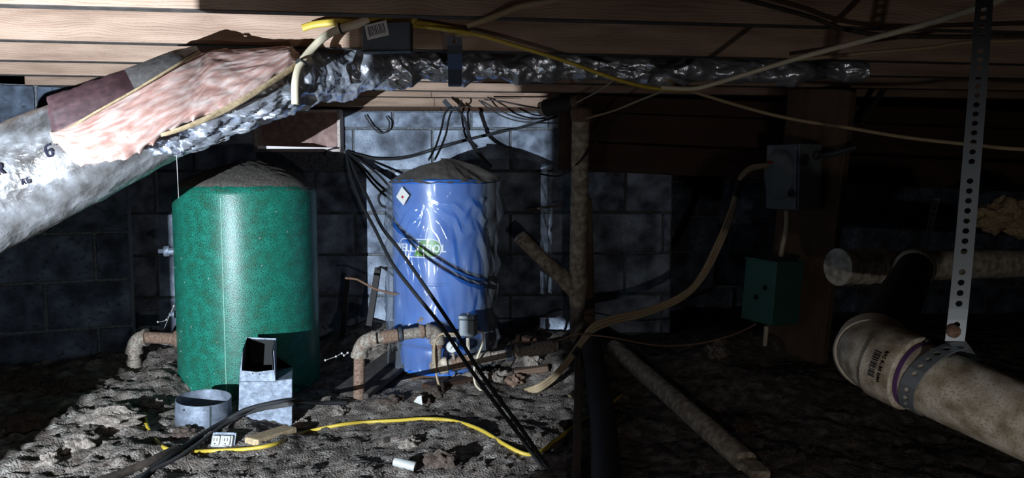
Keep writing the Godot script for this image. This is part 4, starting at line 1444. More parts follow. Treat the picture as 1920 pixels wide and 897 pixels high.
# ---------------------------------------------------------------- right side
func make_right_side() -> void:
	# girder of two stacked boards
	var g := thing("wooden_girder", "dark girder of two stacked boards crossing behind the upright plank", "beam")
	var a := P(1046, 318, 3.86)
	var b := P(1990, 372, 3.78)
	var up := Vector3.UP
	obj("board", plank_mesh(a + up * 0.07, b + up * 0.09, up, 0.14, 0.08, 0.004), mats.dark_wood, g)
	obj("board", plank_mesh(a + up * 0.215, b + up * 0.25, up, 0.14, 0.075, 0.004, Vector2(0.7, 0.3)), mats.dark_wood, g)
	obj("board", plank_mesh(a + up * 0.33, b + up * 0.37, up, 0.08, 0.05, 0.004, Vector2(0.2, 0.6)), mats.dark_wood, g)
	# brace
	tag(obj("diagonal_brace", plank_mesh(P(1612, 236, 3.6), P(1702, 100, 3.54), Vector3.RIGHT, 0.024, 0.02), mats.black_pipe), "dark thin brace slanting over the girder right of the plank", "brace")
	# plank with the boxes
	var n := Vector3(-0.866, 0, 0.5)          # the plank faces left
	var tr := Vector3(0.5, 0, 0.866)          # its right edge comes nearer
	var top := P(1540, 167, 3.408)
	var foot := P(1489, 655, 3.516) + Vector3(0, -0.05, 0)
	tag(obj("upright_plank", plank_mesh(foot, top, tr, 0.33, 0.04, 0.004), mats.old_wood), "wide upright plank from the dirt to the joists carrying the two boxes", "plank")
	var lean := (top - foot).normalized()
	var c0 := P(1497, 332, 3.24)
	var bs := Basis(tr, lean, tr.cross(lean)).orthonormalized()
	var o := thing("breaker_box", "grey metal disconnect box with rounded cover high on the plank", "electrical box", c0)
	o.basis = bs.scaled(Vector3.ONE * 1.2)
	var m := MB.new()
	m.box(Transform3D(Basis(), Vector3(-0.074, 0, -0.062)), Vector3(0.148, 0.232, 0.118), 0.004)
	obj("case", m, mats.grey_box, o)
	var cv := MB.new()
	var pts := PackedVector3Array()
	for i in 13:
		var s := i / 12.0
		for e in [[0.0, 0.0], [0.06, 0.012], [0.5, 0.018], [0.94, 0.012], [1.0, 0.0]]:
			var w := 0.06 * sqrt(sin(PI * clampf(s, 0.02, 0.98))) + 0.02
			pts.append(Vector3(-0.086 + (e[0] - 0.5) * 1.7 * w, lerpf(-0.078, 0.098, s), -0.003 + e[1] * sqrt(sin(PI * s))))
	cv.grid(pts, 13, 5)
	obj("cover", cv, mats.grey_box, o)
	var rim := MB.new()
	rim.box(Transform3D(Basis(), Vector3(-0.010, 0.0, 0.002)), Vector3(0.012, 0.22, 0.01), 0.003)
	obj("cover_flange", rim, mats.galvanized, o)
	var hd := MB.new()
	hd.box(Transform3D(Basis(), Vector3(-0.118, 0.052, 0.010)), Vector3(0.030, 0.010, 0.012), 0.003)
	obj("switch_handle", hd, mats.red_seal, o).set_meta("label", "small red switch handle")
	var lk := MB.new()
	lk.lathe([Vector2(0.014, 0), Vector2(0.014, 0.01), Vector2(0.008, 0.012), Vector2(0.008, 0.004), Vector2(0, 0.004)], 18, Transform3D(Basis(Vector3.RIGHT, PI / 2), Vector3(-0.022, -0.058, 0.002)))
	obj("hasp", lk, mats.dark_metal, o)
	var kn := MB.new()
	kn.lathe([Vector2(0.02, 0), Vector2(0.02, 0.004), Vector2(0.0, 0.006)], 18, Transform3D(Basis(Vector3.BACK, -PI / 2), Vector3(0.0, 0.06, -0.03)))
	obj("knockout", kn, mats.dark_metal, o)
	var con := MB.new()
	con.tube(smooth(PackedVector3Array([Vector3(-0.002, 0.075, -0.085), Vector3(0.03, 0.075, -0.085), Vector3(0.06, 0.078, -0.09), Vector3(0.14, 0.10, -0.12)]), 5), 0.010, 12)
	con.lathe([Vector2(0.016, 0), Vector2(0.016, 0.012), Vector2(0.011, 0.016)], 8, Transform3D(Basis(Vector3.BACK, -PI / 2), Vector3(0.0, 0.075, -0.085)))
	obj("conduit", con, mats.dark_metal, o)
	cable("box_cable", "cream cable hanging from the grey box to the green box", [[1474, 396, 3.312], [1475, 412, 3.324], [1473, 436, 3.336], [1468, 458, 3.336], [1464, 480, 3.312]], 0.010, "cream_cable")
	var gb := thing("junction_box", "dark green box with two holes fixed low on the plank", "electrical box", P(1451, 553, 3.204))
	gb.basis = Basis(Vector3(0, 0, 1), -0.07) * bs.scaled(Vector3.ONE * 1.2)
	var m2 := MB.new()
	m2.box(Transform3D(Basis(), Vector3(-0.072, 0, -0.072)), Vector3(0.144, 0.222, 0.14), 0.003)
	obj("case", m2, mats.green_box, gb)
	var m3 := MB.new()
	m3.box(Transform3D(Basis(), Vector3(-0.072, 0.112, -0.072)), Vector3(0.15, 0.008, 0.146), 0.002)
	obj("lid", m3, mats.green_box, gb)
	for q in [[-0.042, 0.018], [-0.078, -0.022]]:
		var hl := MB.new()
		hl.lathe([Vector2(0.0095, -0.002), Vector2(0.0095, 0.001), Vector2(0.0, 0.0012)], 18, Transform3D(Basis(Vector3.RIGHT, PI / 2), Vector3(q[0], q[1], 0.0)))
		obj("knockout_hole", hl, mats.black_hole, gb)
	cable("box_cable", "short cream cable end sticking out below the green box", [[1437, 612, 3.24], [1436, 628, 3.24], [1434, 648, 3.252]], 0.010, "cream_cable")
	# white drain pipe in front
	var A := P(2120, 872, 1.02)
	var E := P(1632, 668, 1.37)
	var T := P(1716, 502, 2.66)
	var t := thing("drain_pipe", "stained white plastic drain pipe coming out of the lower right corner with an elbow", "pipe")
	var d1 := (A - E).normalized()
	var d2 := (T - E).normalized()
	pipe(t, "pipe", E + d1 * 0.06, A, 0.0572, "pvc", 48)
	bend(t, "elbow", E + d1 * 0.07, E, E + d2 * 0.06, 0.064, "pvc", 0.0)
	var rim1 := MB.new()
	rim1.lathe([Vector2(0.0572, -0.05), Vector2(0.0655, -0.05), Vector2(0.0665, 0.004), Vector2(0.0645, 0.008), Vector2(0.0572, 0.008)], 48, Transform3D(basis_to(d1), E + d1 * 0.078))
	obj("hub", rim1, mats.pvc, t)
	var rim2 := MB.new()
	rim2.lathe([Vector2(0.0572, -0.05), Vector2(0.0655, -0.05), Vector2(0.067, 0.0), Vector2(0.0675, 0.004), Vector2(0.066, 0.009), Vector2(0.0572, 0.009)], 48, Transform3D(basis_to(d2), E + d2 * 0.065))
	obj("hub", rim2, mats.pvc_clean, t)
	var pr := MB.new()
	pr.lathe([Vector2(0.0572, -0.002), Vector2(0.0584, 0.0), Vector2(0.0584, 0.005), Vector2(0.0572, 0.007)], 48, Transform3D(basis_to(d1), E + d1 * 0.088))
	obj("primer_ring", pr, mats.purple_primer, t)
	pipe(t, "return_pipe", E + d2 * 0.055, T, 0.0565, "brown_pipe", 40).set_meta("label", "dark brown pipe leading back from the elbow")
	var hb := MB.new()
	hb.lathe([Vector2(0.0572, -0.03), Vector2(0.066, -0.03), Vector2(0.067, 0.03), Vector2(0.0572, 0.032)], 40, Transform3D(basis_to(-d2), T - d2 * 0.03))
	obj("hub", hb, mats.pvc_clean, t)
	# label on the elbow
	var lp := E + d1 * 0.052
	var ln := (Vector3(0, CH, 0) - lp)
	ln = (ln - d1 * ln.dot(d1)).normalized()
	ln = ln.rotated(d1, 0.15)
	var lb := Basis(ln.cross(d1), d1, ln)
	lb = lb * Basis(Vector3.BACK, PI)
	var bars := MB.new()
	var r := RandomNumberGenerator.new()
	r.seed = 3
	var x := -0.022
	while x < 0.020:
		var w := r.randf_range(0.0008, 0.0028)
		var bend_pts := []
		for k in 5:
			var yy := -0.006 + 0.003 * k
			var ang := (x + w / 2) / 0.0645
			bend_pts.append(lp + (lb.z * cos(ang) + lb.x * sin(ang)) * 0.0672 + lb.y * yy)
		var side := lb.x.rotated(d1, 0.0)
		bars.tube(PackedVector3Array(bend_pts), w / 2, 4, true, 0.5, side)
		x += w + r.randf_range(0.0008, 0.002)
	obj("bar_code", bars, mats.ink, t)
	var lt := lettering("PVC 4\" 90 DWV", 0.006, 0.0006)
	var lm := MB.new()
	lm.add(lt)
	for k in lm.v.size():
		var p := lm.v[k]
		var ang := p.x / 0.0645
		lm.v[k] = lp + (lb.z * cos(ang) + lb.x * sin(ang)) * (0.0672 + p.z) + lb.y * (p.y + 0.014 * -1.0)
		lm.n[k] = (lb.z * cos(ang) + lb.x * sin(ang)).normalized()
	obj("size_print", lm, mats.ink, t)
	# cleanout run behind
	var c := thing("drain_pipe", "dirty white level drain pipe with a capped end behind the elbow", "pipe")
	var l0 := P(1574, 501, 2.72)
	var l1 := P(2010, 492, 3.2)
	var ld := (l1 - l0).normalized()
	pipe(c, "pipe", l0, l1, 0.0565, "pvc", 36)
	collar(c, "cap", l0 + ld * 0.02, -ld, 0.064, 0.06, "pvc", 0.003)
	collar(c, "coupling", l0 + ld * 0.10, ld, 0.064, 0.07, "pvc", 0.003)
	collar(c, "coupling", l0 + ld * 0.19, ld, 0.063, 0.05, "pvc", 0.003)
	var wr := MB.new()
	for k in [0.045, 0.125]:
		var ring := PackedVector3Array()
		var bb := basis_to(ld)
		for s in 25:
			ring.append(l0 + ld * k + (bb.x * cos(TAU * s / 24.0) + bb.z * sin(TAU * s / 24.0)) * 0.0665)
		wr.tube(ring, 0.0016, 6, false)
	obj("wire_clamp", wr, mats.galvanized, c)
	# the perforated strap that carries the front pipe
	var s := thing("hanger_strap", "perforated grey steel strap hanging from above and looped round the white pipe", "strap")
	var hang := smooth(PP([[1856, -120, 1.46], [1846, 0, 1.37], [1832, 180, 1.30], [1812, 420, 1.235], [1799, 560, 1.205], [1790, 640, 1.195]]), 10)
	var cells := PackedVector3Array([hang[0]])
	var len := 0.0
	for i in range(1, hang.size()):
		len += hang[i].distance_to(hang[i - 1])
	var step := len / 46.0
	var acc := 0.0
	for i in range(1, hang.size()):
		var p := hang[i - 1]
		var l := hang[i].distance_to(p)
		while acc + l >= step and cells.size() < 47:
			p = p.lerp(hang[i], (step - acc) / l)
			l = hang[i].distance_to(p)
			acc = 0.0
			cells.append(p)
		acc += l
	var wv := PackedVector3Array()
	for i in cells.size():
		wv.append(Vector3(0.96, 0.05, 0.28).normalized())
	obj("hanging_part", perforated(cells, wv, 0.0275, 0.0016, [10, 15, 29, 38, 43, 45]), mats.strap_metal, s)
	var ax := d1
	var c1 := E + d1 * (P(1738, 716, 1.27).distance_to(E) + 0.0)
	var loop := PackedVector3Array()
	var lw := PackedVector3Array()
	var u0 := (Vector3.UP - ax * ax.dot(Vector3.UP)).normalized()
	var v0 := ax.cross(u0)
	if v0.z < 0.0:
		v0 = -v0
	loop.append(cells[cells.size() - 1])
	lw.append(Vector3(0.9, 0.3, 0.3).normalized())
	for i in 13:
		var w := lerpf(-0.25, 2.9, i / 12.0)
		var sl := 0.034 * (1.0 - i / 12.0) * (1.0 - i / 12.0) - 0.004
		loop.append(c1 + (u0 * cos(w) + v0 * sin(w)) * (0.0590 + 0.016 * pow(maxf(0.0, 1.0 - i / 4.5), 2.0)) + ax * sl)
		lw.append(ax)
	obj("loop", perforated(loop, lw, 0.0275, 0.0016, [0, 7]), mats.strap_metal, s)
	var tail := smooth(PackedVector3Array([cells[cells.size() - 1] + Vector3(0.003, 0, -0.01), P(1800, 648, 1.23), P(1812, 664, 1.26), c1 + (u0 * 0.8 - v0 * 0.6) * 0.062 + ax * 0.05]), 3)
	var tw := PackedVector3Array()
	for i in tail.size():
		tw.append((ax + Vector3(0.2, 0.3, 0)).normalized())
	obj("tail", perforated(tail, tw, 0.0275, 0.0016, [0, 1]), mats.strap_metal, s)
	var bo := MB.new()
	bo.lathe([Vector2(0, 0.010), Vector2(0.006, 0.009), Vector2(0.0105, 0.004), Vector2(0.0108, -0.001)], 16, Transform3D(basis_to(Vector3(-0.28, 0, 0.96)), P(1787, 621, 1.197)))
	obj("bolt", bo, mats.rust, s)
	# small strap far behind
	var fs := thing("hanger_strap", "thin far perforated strap holding the level pipe behind the elbow", "strap")
	var fp := PackedVector3Array()
	var fw := PackedVector3Array()
	for i in 9:
		fp.append(P(1756, 372, 2.86).lerp(P(1734, 470, 2.86), i / 8.0))
		fw.append(Vector3.RIGHT)
	obj("strap", perforated(fp, fw, 0.026, 0.002), mats.strap_metal, fs)
	# insulation hanging from the girder at the right edge
	for k in 3:
		var lo := obj("insulation_scrap", lump_mesh(Vector3(0.075, 0.05, 0.05), 90 + k, 0.5), mats.kraft)
		lo.position = P([1858, 1892, 1925][k], [408, 398, 420][k], 3.0)
		tag(lo, ["leftmost tan insulation scrap under the girder at the right edge", "middle tan insulation scrap under the girder at the right edge", "rightmost tan insulation scrap cut by the right edge"][k], "insulation")


# ---------------------------------------------------------------- things lying on the dirt
func make_debris() -> void:
	# sheet metal boot
	var d0 := 2.8
	var d1 := 2.98
	var t := thing("metal_boot", "grey sheet metal boot with an open notched top before the green tank", "metal duct boot")
	var L := func(px: float, py: float) -> Vector3: return P(px, py, d0)
	var B := func(px: float, py: float) -> Vector3: return P(px, py, d0) + Vector3(-0.045, 0.0, d0 - d1)
	obj("front_panel", plate([L.call(447, 800), L.call(547, 813), L.call(547, 712), L.call(517, 716), L.call(449, 716)], 0.002), mats.galvanized, t)
	obj("front_lip", plate([L.call(449, 717), L.call(517, 717), L.call(514, 694), L.call(482, 698), L.call(450, 695)], 0.002), mats.galvanized, t)
	obj("back_panel", plate([B.call(447, 806), B.call(546, 814), B.call(546, 712), B.call(514, 712), B.call(513, 654), B.call(453, 652)], 0.002), mats.galvanized, t)
	obj("side_panel", plate([L.call(447, 800), L.call(449, 700), L.call(455, 656), B.call(455, 652), B.call(447, 806)], 0.002), mats.galvanized, t)
	obj("side_panel", plate([L.call(547, 812), B.call(546, 814), B.call(546, 712), L.call(547, 712)], 0.002), mats.galvanized, t)
	obj("neck_side", plate([L.call(516, 716), L.call(513, 658), B.call(513, 654), B.call(514, 714)], 0.002), mats.galvanized, t)
	obj("shoulder", plate([L.call(517, 715), L.call(547, 711), B.call(546, 712), B.call(514, 714)], 0.002), mats.galvanized, t)
	obj("shade_plate", plate([B.call(449, 806) + Vector3(0, 0, 0.006), B.call(544, 812) + Vector3(0, 0, 0.006), B.call(544, 714) + Vector3(0, 0, 0.006), B.call(512, 714) + Vector3(0, 0, 0.006), B.call(511, 657) + Vector3(0, 0, 0.006), B.call(455, 655) + Vector3(0, 0, 0.006)], 0.004), mats.black_hole, t).set_meta("label", "added black plate in place of the shade inside the boot")  # black plate added in place of the shade deep in the boot
	obj("shade_plate", plate([L.call(512, 716), L.call(510, 662), B.call(510, 658), B.call(511, 714)], 0.003), mats.black_hole, t).set_meta("label", "added black plate in place of the shade inside the boot")  # second added plate, black for the shade along the neck
	var cr := MB.new()
	cr.box(Transform3D(Basis(), L.call(484, 778) + Vector3(0, 0, 0.0012)), Vector3(0.09, 0.0014, 0.0012), 0.0004)
	obj("crease", cr, mats.dark_metal, t)
	var rv := MB.new()
	for q in [[474, 701], [487, 702]]:
		rv.lathe([Vector2(0, 0.003), Vector2(0.0028, 0.001), Vector2(0.003, -0.001)], 10, Transform3D(Basis(Vector3.RIGHT, PI / 2), L.call(q[0], q[1])))
	obj("rivet", rv, mats.dark_metal, t)
	# round collar
	var cp := P(382, 771, 2.78)
	var c := thing("metal_collar", "short round galvanized duct collar lying left of the metal boot", "duct collar", cp)
	c.rotation = Vector3(0.06, 0.4, -0.03)
	c.scale = Vector3.ONE * 1.35
	var R := 0.0715
	var m := MB.new()
	m.lathe([Vector2(R, -0.03), Vector2(R * 1.01, -0.006), Vector2(R * 1.02, 0.0), Vector2(R * 1.005, 0.006), Vector2(R * 1.0, 0.037), Vector2(R - 0.0015, 0.037), Vector2(R - 0.0015, -0.03), Vector2(R, -0.03)], 56)
	obj("ring", m, mats.galvanized, c)
	var sm := MB.new()
	sm.box(Transform3D(Basis(Vector3.UP, -0.05), Vector3(0.014, 0.003, R - 0.0008)), Vector3(0.004, 0.064, 0.004), 0.001)
	obj("lap_seam", sm, mats.dark_metal, c)
	var sc := MB.new()
	for w in [-0.75, 2.0]:
		sc = MB.new()
		sc.lathe([Vector2(0, 0.005), Vector2(0.003, 0.003), Vector2(0.0032, 0)], 10, Transform3D(basis_to(Vector3(sin(w), 0, cos(w))), Vector3(sin(w), 0, cos(w)) * R + Vector3(0, 0.026, 0)))
		obj("screw", sc, mats.dark_metal, c)
	# receptacle
	var rp := D(418, 838, 0.0) + Vector3(0, 0.018, 0)
	var o := thing("wall_socket", "white double wall socket lying face up on the dirt by the yellow cord", "socket", rp)
	o.rotation = Vector3(-0.45, -0.15, 0.03)
	o.scale = Vector3.ONE * 1.32
	var ob := MB.new()
	ob.box(Transform3D(), Vector3(0.058, 0.03, 0.014), 0.003)
	ob.box(Transform3D(Basis(), Vector3(-0.014, 0.001, 0.008)), Vector3(0.022, 0.026, 0.008), 0.004)
	ob.box(Transform3D(Basis(), Vector3(0.014, 0.001, 0.008)), Vector3(0.022, 0.026, 0.008), 0.004)
	obj("face", ob, mats.outlet_white, o)
	for x in [-0.014, 0.014]:
		var sl := MB.new()
		sl.box(Transform3D(Basis(), Vector3(x - 0.004, 0.003, 0.0118)), Vector3(0.002, 0.008, 0.001), 0.0003)
		sl.box(Transform3D(Basis(), Vector3(x + 0.004, 0.003, 0.0118)), Vector3(0.002, 0.008, 0.001), 0.0003)
		sl.lathe([Vector2(0.002, 0), Vector2(0.002, 0.0006), Vector2(0, 0.0007)], 8, Transform3D(Basis(Vector3.RIGHT, PI / 2), Vector3(x, -0.007, 0.012)))
		var so := obj("slots", sl, mats.black_hole, o)
		so.set_meta("kind", "stuff")
	var yk := MB.new()
	yk.box(Transform3D(Basis(), Vector3(0, 0.019, -0.004)), Vector3(0.052, 0.008, 0.003), 0.001)
	yk.box(Transform3D(Basis(), Vector3(-0.029, 0.004, -0.004)), Vector3(0.006, 0.036, 0.003), 0.001)
	yk.box(Transform3D(Basis(), Vector3(0.029, 0.004, -0.004)), Vector3(0.006, 0.036, 0.003), 0.001)
	obj("yoke", yk, mats.galvanized, o)
	# white scraps
	var s1 := obj("paper_scrap", plate([D(776, 754, 0.01), D(792, 760, 0.008), D(790, 742, 0.05), D(783, 744, 0.045)], 0.002), mats.paper)
	tag(s1, "crumpled white paper scrap standing in the dirt", "paper")
	var s2 := MB.new()
	var p2 := D(738, 866, 0.015)
	var p3 := D(778, 876, 0.012)
	s2.tube(PackedVector3Array([p2, p2.lerp(p3, 0.05), p2.lerp(p3, 0.7), p3]), [0.011, 0.0135, 0.015, 0.0155], 16)
	tag(obj("plastic_tube", s2, mats.outlet_white), "short white plastic tube lying on the dirt at the bottom", "plastic tube")
	var s3 := obj("cut_stub", plank_mesh(D(1106, 744, 0.01), D(1120, 730, 0.02), Vector3.RIGHT, 0.02, 0.012), mats.kraft)
	s3.position += Vector3(-0.08, 0.0, 0.0)
	tag(s3, "small pale wood chip on the dirt left of the black pipe", "wood chip")
	# boards and scraps round the pipes
	var bd := [[[655, 742], [768, 656], 0.13, "grey dirt-covered board lying between the riser and the blue tank", "grey_underside"], [[770, 706], [900, 694], 0.05, "broken wood strip lying below the blue tank's pipes", "old_wood"], [[800, 728], [930, 700], 0.06, "dark rotten board end in front of the tank piping", "dark_wood"], [[955, 700], [1030, 690], 0.04, "short wood scrap below the pipe end near the pole", "old_wood"], [[940, 622], [1000, 640], 0.035, "thin wood splinter leaning behind the pipes near the pole", "dark_wood"], [[470, 830], [545, 806], 0.05, "tan wood scrap under the metal boot's corner", "kraft"]]
	for q in bd:
		var a := D(q[0][0], q[0][1], 0.012)
		var b := D(q[1][0], q[1][1], 0.014)
		tag(obj("wood_scrap", plank_mesh(a, b, (b - a).cross(Vector3.UP), q[2] * 1.3, 0.028, 0.006), mats[q[4]]), q[3], "wood")
	# bigger lumps, each with a look of its own
	var lumps := [[212, 786, 0.085, 0.03, "broad pale dirt lump in the lit ground at the lower left", "clod"], [150, 838, 0.05, 0.028, "pale dirt lump at the edge of the light, lower left", "clod"], [282, 758, 0.05, 0.02, "flat pale lump above the end of the yellow cord", "clod"], [345, 812, 0.03, 0.016, "brown lump in front of the metal collar", "clod_dark"], [92, 866, 0.035, 0.02, "small pale lump nearest the lower left corner", "clod"], [560, 800, 0.03, 0.02, "grey lump right of the metal boot", "clod"], [640, 772, 0.035, 0.014, "flat dirt lump by the foot of the riser pipe", "clod"], [830, 872, 0.05, 0.03, "brown lump at the bottom right of the white tube", "clod_dark"], [770, 832, 0.03, 0.016, "pale lump above the white tube", "clod"], [1000, 684, 0.036, 0.045, "pale wrapped lump under the pipe end beside the pole", "clod"], [1060, 800, 0.03, 0.016, "dim lump inside the yellow cord's right bend", "clod_dark"], [1345, 664, 0.05, 0.04, "dim stone on the dirt left of the green box", "clod"], [1392, 806, 0.035, 0.03, "brown stone right of the dusty grey pipe", "clod_dark"], [722, 640, 0.07, 0.04, "grey dirt slab against the wall left of the blue tank", "clod"], [36, 720, 0.08, 0.035, "dark dirt heap at the left edge under the block wall", "clod_dark"], [140, 726, 0.07, 0.03, "dark dirt heap right of the left edge under the block wall", "clod_dark"], [60, 790, 0.08, 0.035, "dark lump in the shade at the lower left", "clod_dark"], [900, 712, 0.06, 0.028, "pale stone below the pressure switch", "clod"], [820, 735, 0.05, 0.022, "flat brown stone below the pressure gauge", "clod_dark"], [868, 716, 0.045, 0.025, "pale stone under the crossing black cables", "clod"], [935, 712, 0.055, 0.03, "grey-brown stone under the pipe run right of the cables", "clod"], [790, 752, 0.04, 0.016, "dark flake of dirt beside the white paper scrap", "clod_dark"], [735, 752, 0.04, 0.016, "dark flat stone left of the white paper scrap", "clod_dark"], [965, 716, 0.05, 0.024, "reddish stone right of the crossing cables", "rust"]]
	for i in lumps.size():
		var q: Array = lumps[i]
		var lo := obj("dirt_lump", lump_mesh(Vector3(q[2], q[3], q[2] * 0.7) * 1.25, 200 + i, 0.45, 18), mats[q[5]])
		lo.position = D(q[0], q[1], 0.0)
		lo.rotation.y = i * 1.3
		tag(lo, q[4], "stone" if "stone" in q[4] else "dirt")
	# clods one could count
	var protos := []
	for k in 5:
		protos.append(lump_mesh(Vector3(1.0, 0.62, 0.8), 300 + k, 0.5, 10).done())
	var r := RandomNumberGenerator.new()
	r.seed = 8
	for k in 110:
		var px := r.randf_range(90, 1100) if k < 80 else r.randf_range(1100, 1900)
		var py := r.randf_range(700, 890)
		if px > 330 and px < 560 and py < 820:
			continue
		if px > 600 and px < 1100 and py < 740:
			py += 60
		var at := D(px, py, 0.0)
		if at.z < -3.9:
			continue
		var o2 := obj("dirt_clod", protos[k % 5], mats.clod if k % 3 else mats.clod_dark)
		var s := r.randf_range(0.007, 0.019)
		o2.transform = Transform3D(Basis(Vector3.UP, r.randf() * TAU).scaled(Vector3(s, s * r.randf_range(0.6, 1.1), s)), at)
		tag(o2, "small grey-brown clod of dirt scattered on the ground", "clod", "clods of dirt on the ground")
	# crumbs too small to count
	var mm := MultiMesh.new()
	mm.transform_format = MultiMesh.TRANSFORM_3D
	mm.mesh = lump_mesh(Vector3(1.0, 0.7, 0.8), 400, 0.4, 5).done()
	var n := 2600
	mm.instance_count = n
	for k in n:
		var d := r.randf_range(2.1, 3.9)
		var x := r.randf_range(-0.66 * d, 0.66 * d)
		var s := 0.0018 + 0.0055 * pow(r.randf(), 3.0)
		mm.set_instance_transform(k, Transform3D(Basis(Vector3.UP, r.randf() * TAU).scaled(Vector3.ONE * s), on_ground(x, d, s * 0.2)))
	var mi := MultiMeshInstance3D.new()
	mi.name = "dirt_crumbs"
	mi.multimesh = mm
	mi.material_override = mats.clod
	mi.set_meta("kind", "stuff")
	tag(mi, "loose crumbs of dirt strewn over the crawl space floor", "dirt crumbs")
	add_child(mi, true)


# ---------------------------------------------------------------- lamps
func make_work_light() -> void:
	var at := W(LAMP.x, LAMP.y, LAMP.z)
	var t := thing("work_light", "small work light standing left of the duct, with an added black hood shaped to cut its beam", "lamp", at)
	var look := Basis.looking_at(LOOK)
	var led := MB.new()
	led.box(Transform3D(look, look * Vector3(0, 0, 0.004)), Vector3(0.004, 0.004, 0.004), 0.0005)
	obj("glowing_led", led, mats.lamp_glow, t)
	var h := MB.new()
	h.box(Transform3D(look, look * Vector3(0, 0, 0.036)), Vector3(0.12, 0.12, 0.055), 0.008)
	obj("housing", h, mats.lamp_shell, t)
	var flaps := [[Vector3(0.129, -0.027, -0.3), Vector3(0.129, 0.204, -0.3), Vector3(0.3, 0.204, -0.3), Vector3(0.3, -0.027, -0.3)], [Vector3(0.129, -0.027, -0.3), Vector3(0.3, -0.027, -0.3), Vector3(0.3, -0.09, -0.3), Vector3(0.252, -0.09, -0.3)], [Vector3(-0.1, -0.09, -0.3), Vector3(-0.0314, -0.09, -0.3), Vector3(-0.0314, 0.045, -0.3), Vector3(-0.1, 0.045, -0.3)], [Vector3(-0.1, -0.09, -0.3), Vector3(0.3, -0.09, -0.3), Vector3(0.09, -0.06, 0.03), Vector3(-0.07, -0.06, 0.03)], [Vector3(-0.1, 0.204, -0.3), Vector3(0.3, 0.204, -0.3), Vector3(0.09, 0.06, 0.03), Vector3(-0.07, 0.06, 0.03)], [Vector3(0.3, -0.09, -0.3), Vector3(0.3, 0.204, -0.3), Vector3(0.08, 0.06, 0.03), Vector3(0.08, -0.06, 0.03)], [Vector3(-0.1, -0.09, -0.3), Vector3(-0.1, 0.204, -0.3), Vector3(-0.065, 0.06, 0.03), Vector3(-0.065, -0.06, 0.03)]]
	for q in flaps:                              # added hood shaped to cut the beam edges: four sides, flaps over its mouth
		obj("beam_blocker", plate(q, 0.002), mats.lamp_shell, t)
	var st := MB.new()
	var gy := G(LAMP.x, LAMP.z) - LAMP.y
	st.tube(PackedVector3Array([Vector3(0, -0.05, 0.036), Vector3(0, gy + 0.01, 0.036)]), 0.012, 10)
	st.lathe([Vector2(0.0, -0.03), Vector2(0.07, -0.03), Vector2(0.07, 0.005), Vector2(0.02, 0.02), Vector2(0, 0.02)], 24, Transform3D(Basis(), Vector3(0, gy + 0.01, 0.036)))
	obj("stand", st, mats.lamp_shell, t)


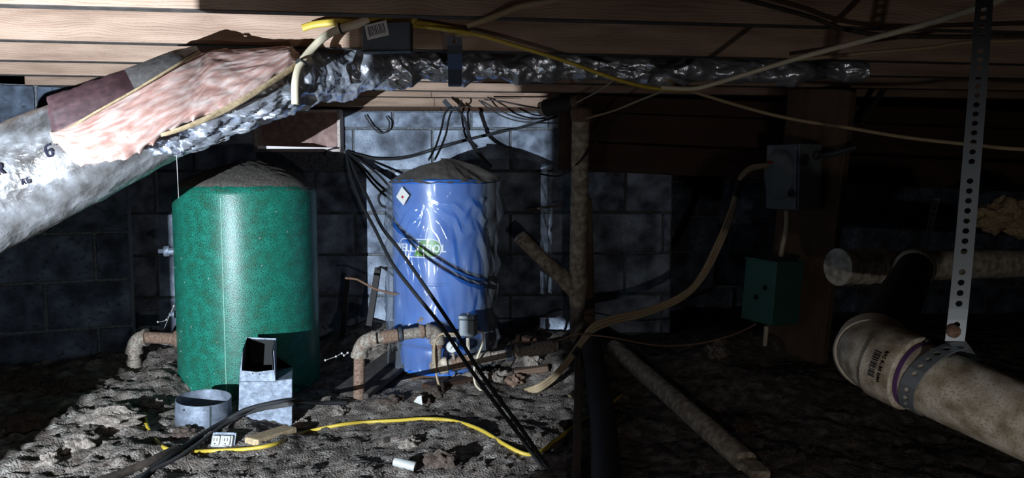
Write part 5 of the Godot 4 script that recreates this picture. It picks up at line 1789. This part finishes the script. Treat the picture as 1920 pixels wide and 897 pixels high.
func make_fill_lamp() -> void:
	var p := W(FILL.x, FILL.y, FILL.z)  # fill light added out of view to brighten the near pipes
	var t := thing("fill_lamp", "unseen fill lamp added beside the viewer, with a wide black shade to keep light off the joists", "lamp", p)
	var b := MB.new()
	b.lathe([Vector2(0, -0.02), Vector2(0.0, -0.018), Vector2(0.012, -0.012), Vector2(0.018, 0.0), Vector2(0.012, 0.013), Vector2(0, 0.018)], 20)
	obj("bulb", b, mats.lamp_glow, t)
	var h := MB.new()
	var gy := G(FILL.x, FILL.z) - FILL.y
	h.lathe([Vector2(0, gy - 0.02), Vector2(0.05, gy - 0.02), Vector2(0.05, gy + 0.03), Vector2(0.02, gy + 0.05), Vector2(0.012, -0.02), Vector2(0, -0.018)], 24)
	obj("base", h, mats.lamp_shell, t)
	var sh := MB.new()
	sh.lathe([Vector2(0.145, 0.060), Vector2(0.146, 0.063), Vector2(0.04, 0.11), Vector2(0, 0.115), Vector2(0, 0.11), Vector2(0.04, 0.105), Vector2(0.145, 0.060)], 40)
	obj("shade", sh, mats.lamp_shell, t)  # wide cover added to keep the fill off the joists
	var fr := MB.new()
	for k in 3:
		var w := TAU * k / 3.0 + 0.5
		var e := Vector3(cos(w), 0, sin(w))
		fr.tube(PackedVector3Array([e * 0.03 + Vector3(0, gy + 0.03, 0), e * 0.14 + Vector3(0, -0.02, 0), e * 0.13 + Vector3(0, 0.066, 0)]), 0.0025, 6)
	obj("wire_frame", fr, mats.lamp_shell, t)


const LOOK := Vector3(0.15, 0.08, -1.0)
const LAMP := Vector3(-1.36, -0.405, 0.4)      # right, over eye level, ahead
const FILL := Vector3(0.4, -0.5, -0.15)  # place of the added fill light, out of view


func _ready() -> void:
	rng.seed = 7
	var cam := Camera3D.new()
	cam.name = "camera"
	cam.position = Vector3(0, CH, 0)
	cam.rotation.x = -TILT
	cam.fov = rad_to_deg(2.0 * atan(448.5 / F))
	cam.near = 0.05
	cam.far = 30.0
	add_child(cam)
	cam.current = true
	var we := WorldEnvironment.new()
	we.name = "world"
	var env := Environment.new()
	env.background_mode = Environment.BG_COLOR
	env.background_color = Color(0.93, 0.95, 1.0)      # the day outside, seen through the vent's gaps
	env.tonemap_mode = Environment.TONE_MAPPER_LINEAR
	env.tonemap_exposure = 1.0
	env.sdfgi_enabled = true
	env.ssao_enabled = true
	env.ssil_enabled = true
	we.environment = env
	add_child(we)
	var key := AreaLight3D.new()
	key.name = "work_light_beam"
	key.light_color = Color(0.88, 0.94, 1.0)
	key.light_energy = 17.0
	key.area_size = Vector2(0.004, 0.004)
	key.area_range = 12.0
	key.area_attenuation = 2.0
	key.shadow_enabled = true
	key.transform = Transform3D(Basis.looking_at(LOOK), W(LAMP.x, LAMP.y, LAMP.z))
	add_child(key)
	var fill := OmniLight3D.new()
	fill.name = "fill_glow"
	fill.light_color = Color(1.0, 0.98, 0.96)
	fill.light_energy = 0.44
	fill.light_size = 0.015
	fill.omni_range = 12.0
	fill.omni_attenuation = 2.0
	fill.shadow_enabled = true
	fill.position = W(FILL.x, FILL.y, FILL.z)
	add_child(fill)
	gn.seed = 2
	gn.frequency = 1.0
	gn.fractal_octaves = 4
	gc.seed = 6
	gc.frequency = 1.0
	gc.fractal_octaves = 2
	make_materials()
	make_floor()
	make_walls()
	make_ceiling()
	make_vent()
	make_green_tank()
	make_blue_tank()
	make_duct()
	make_right_side()
	make_manifold()
	make_cables()
	make_debris()
	make_work_light()
	make_fill_lamp()
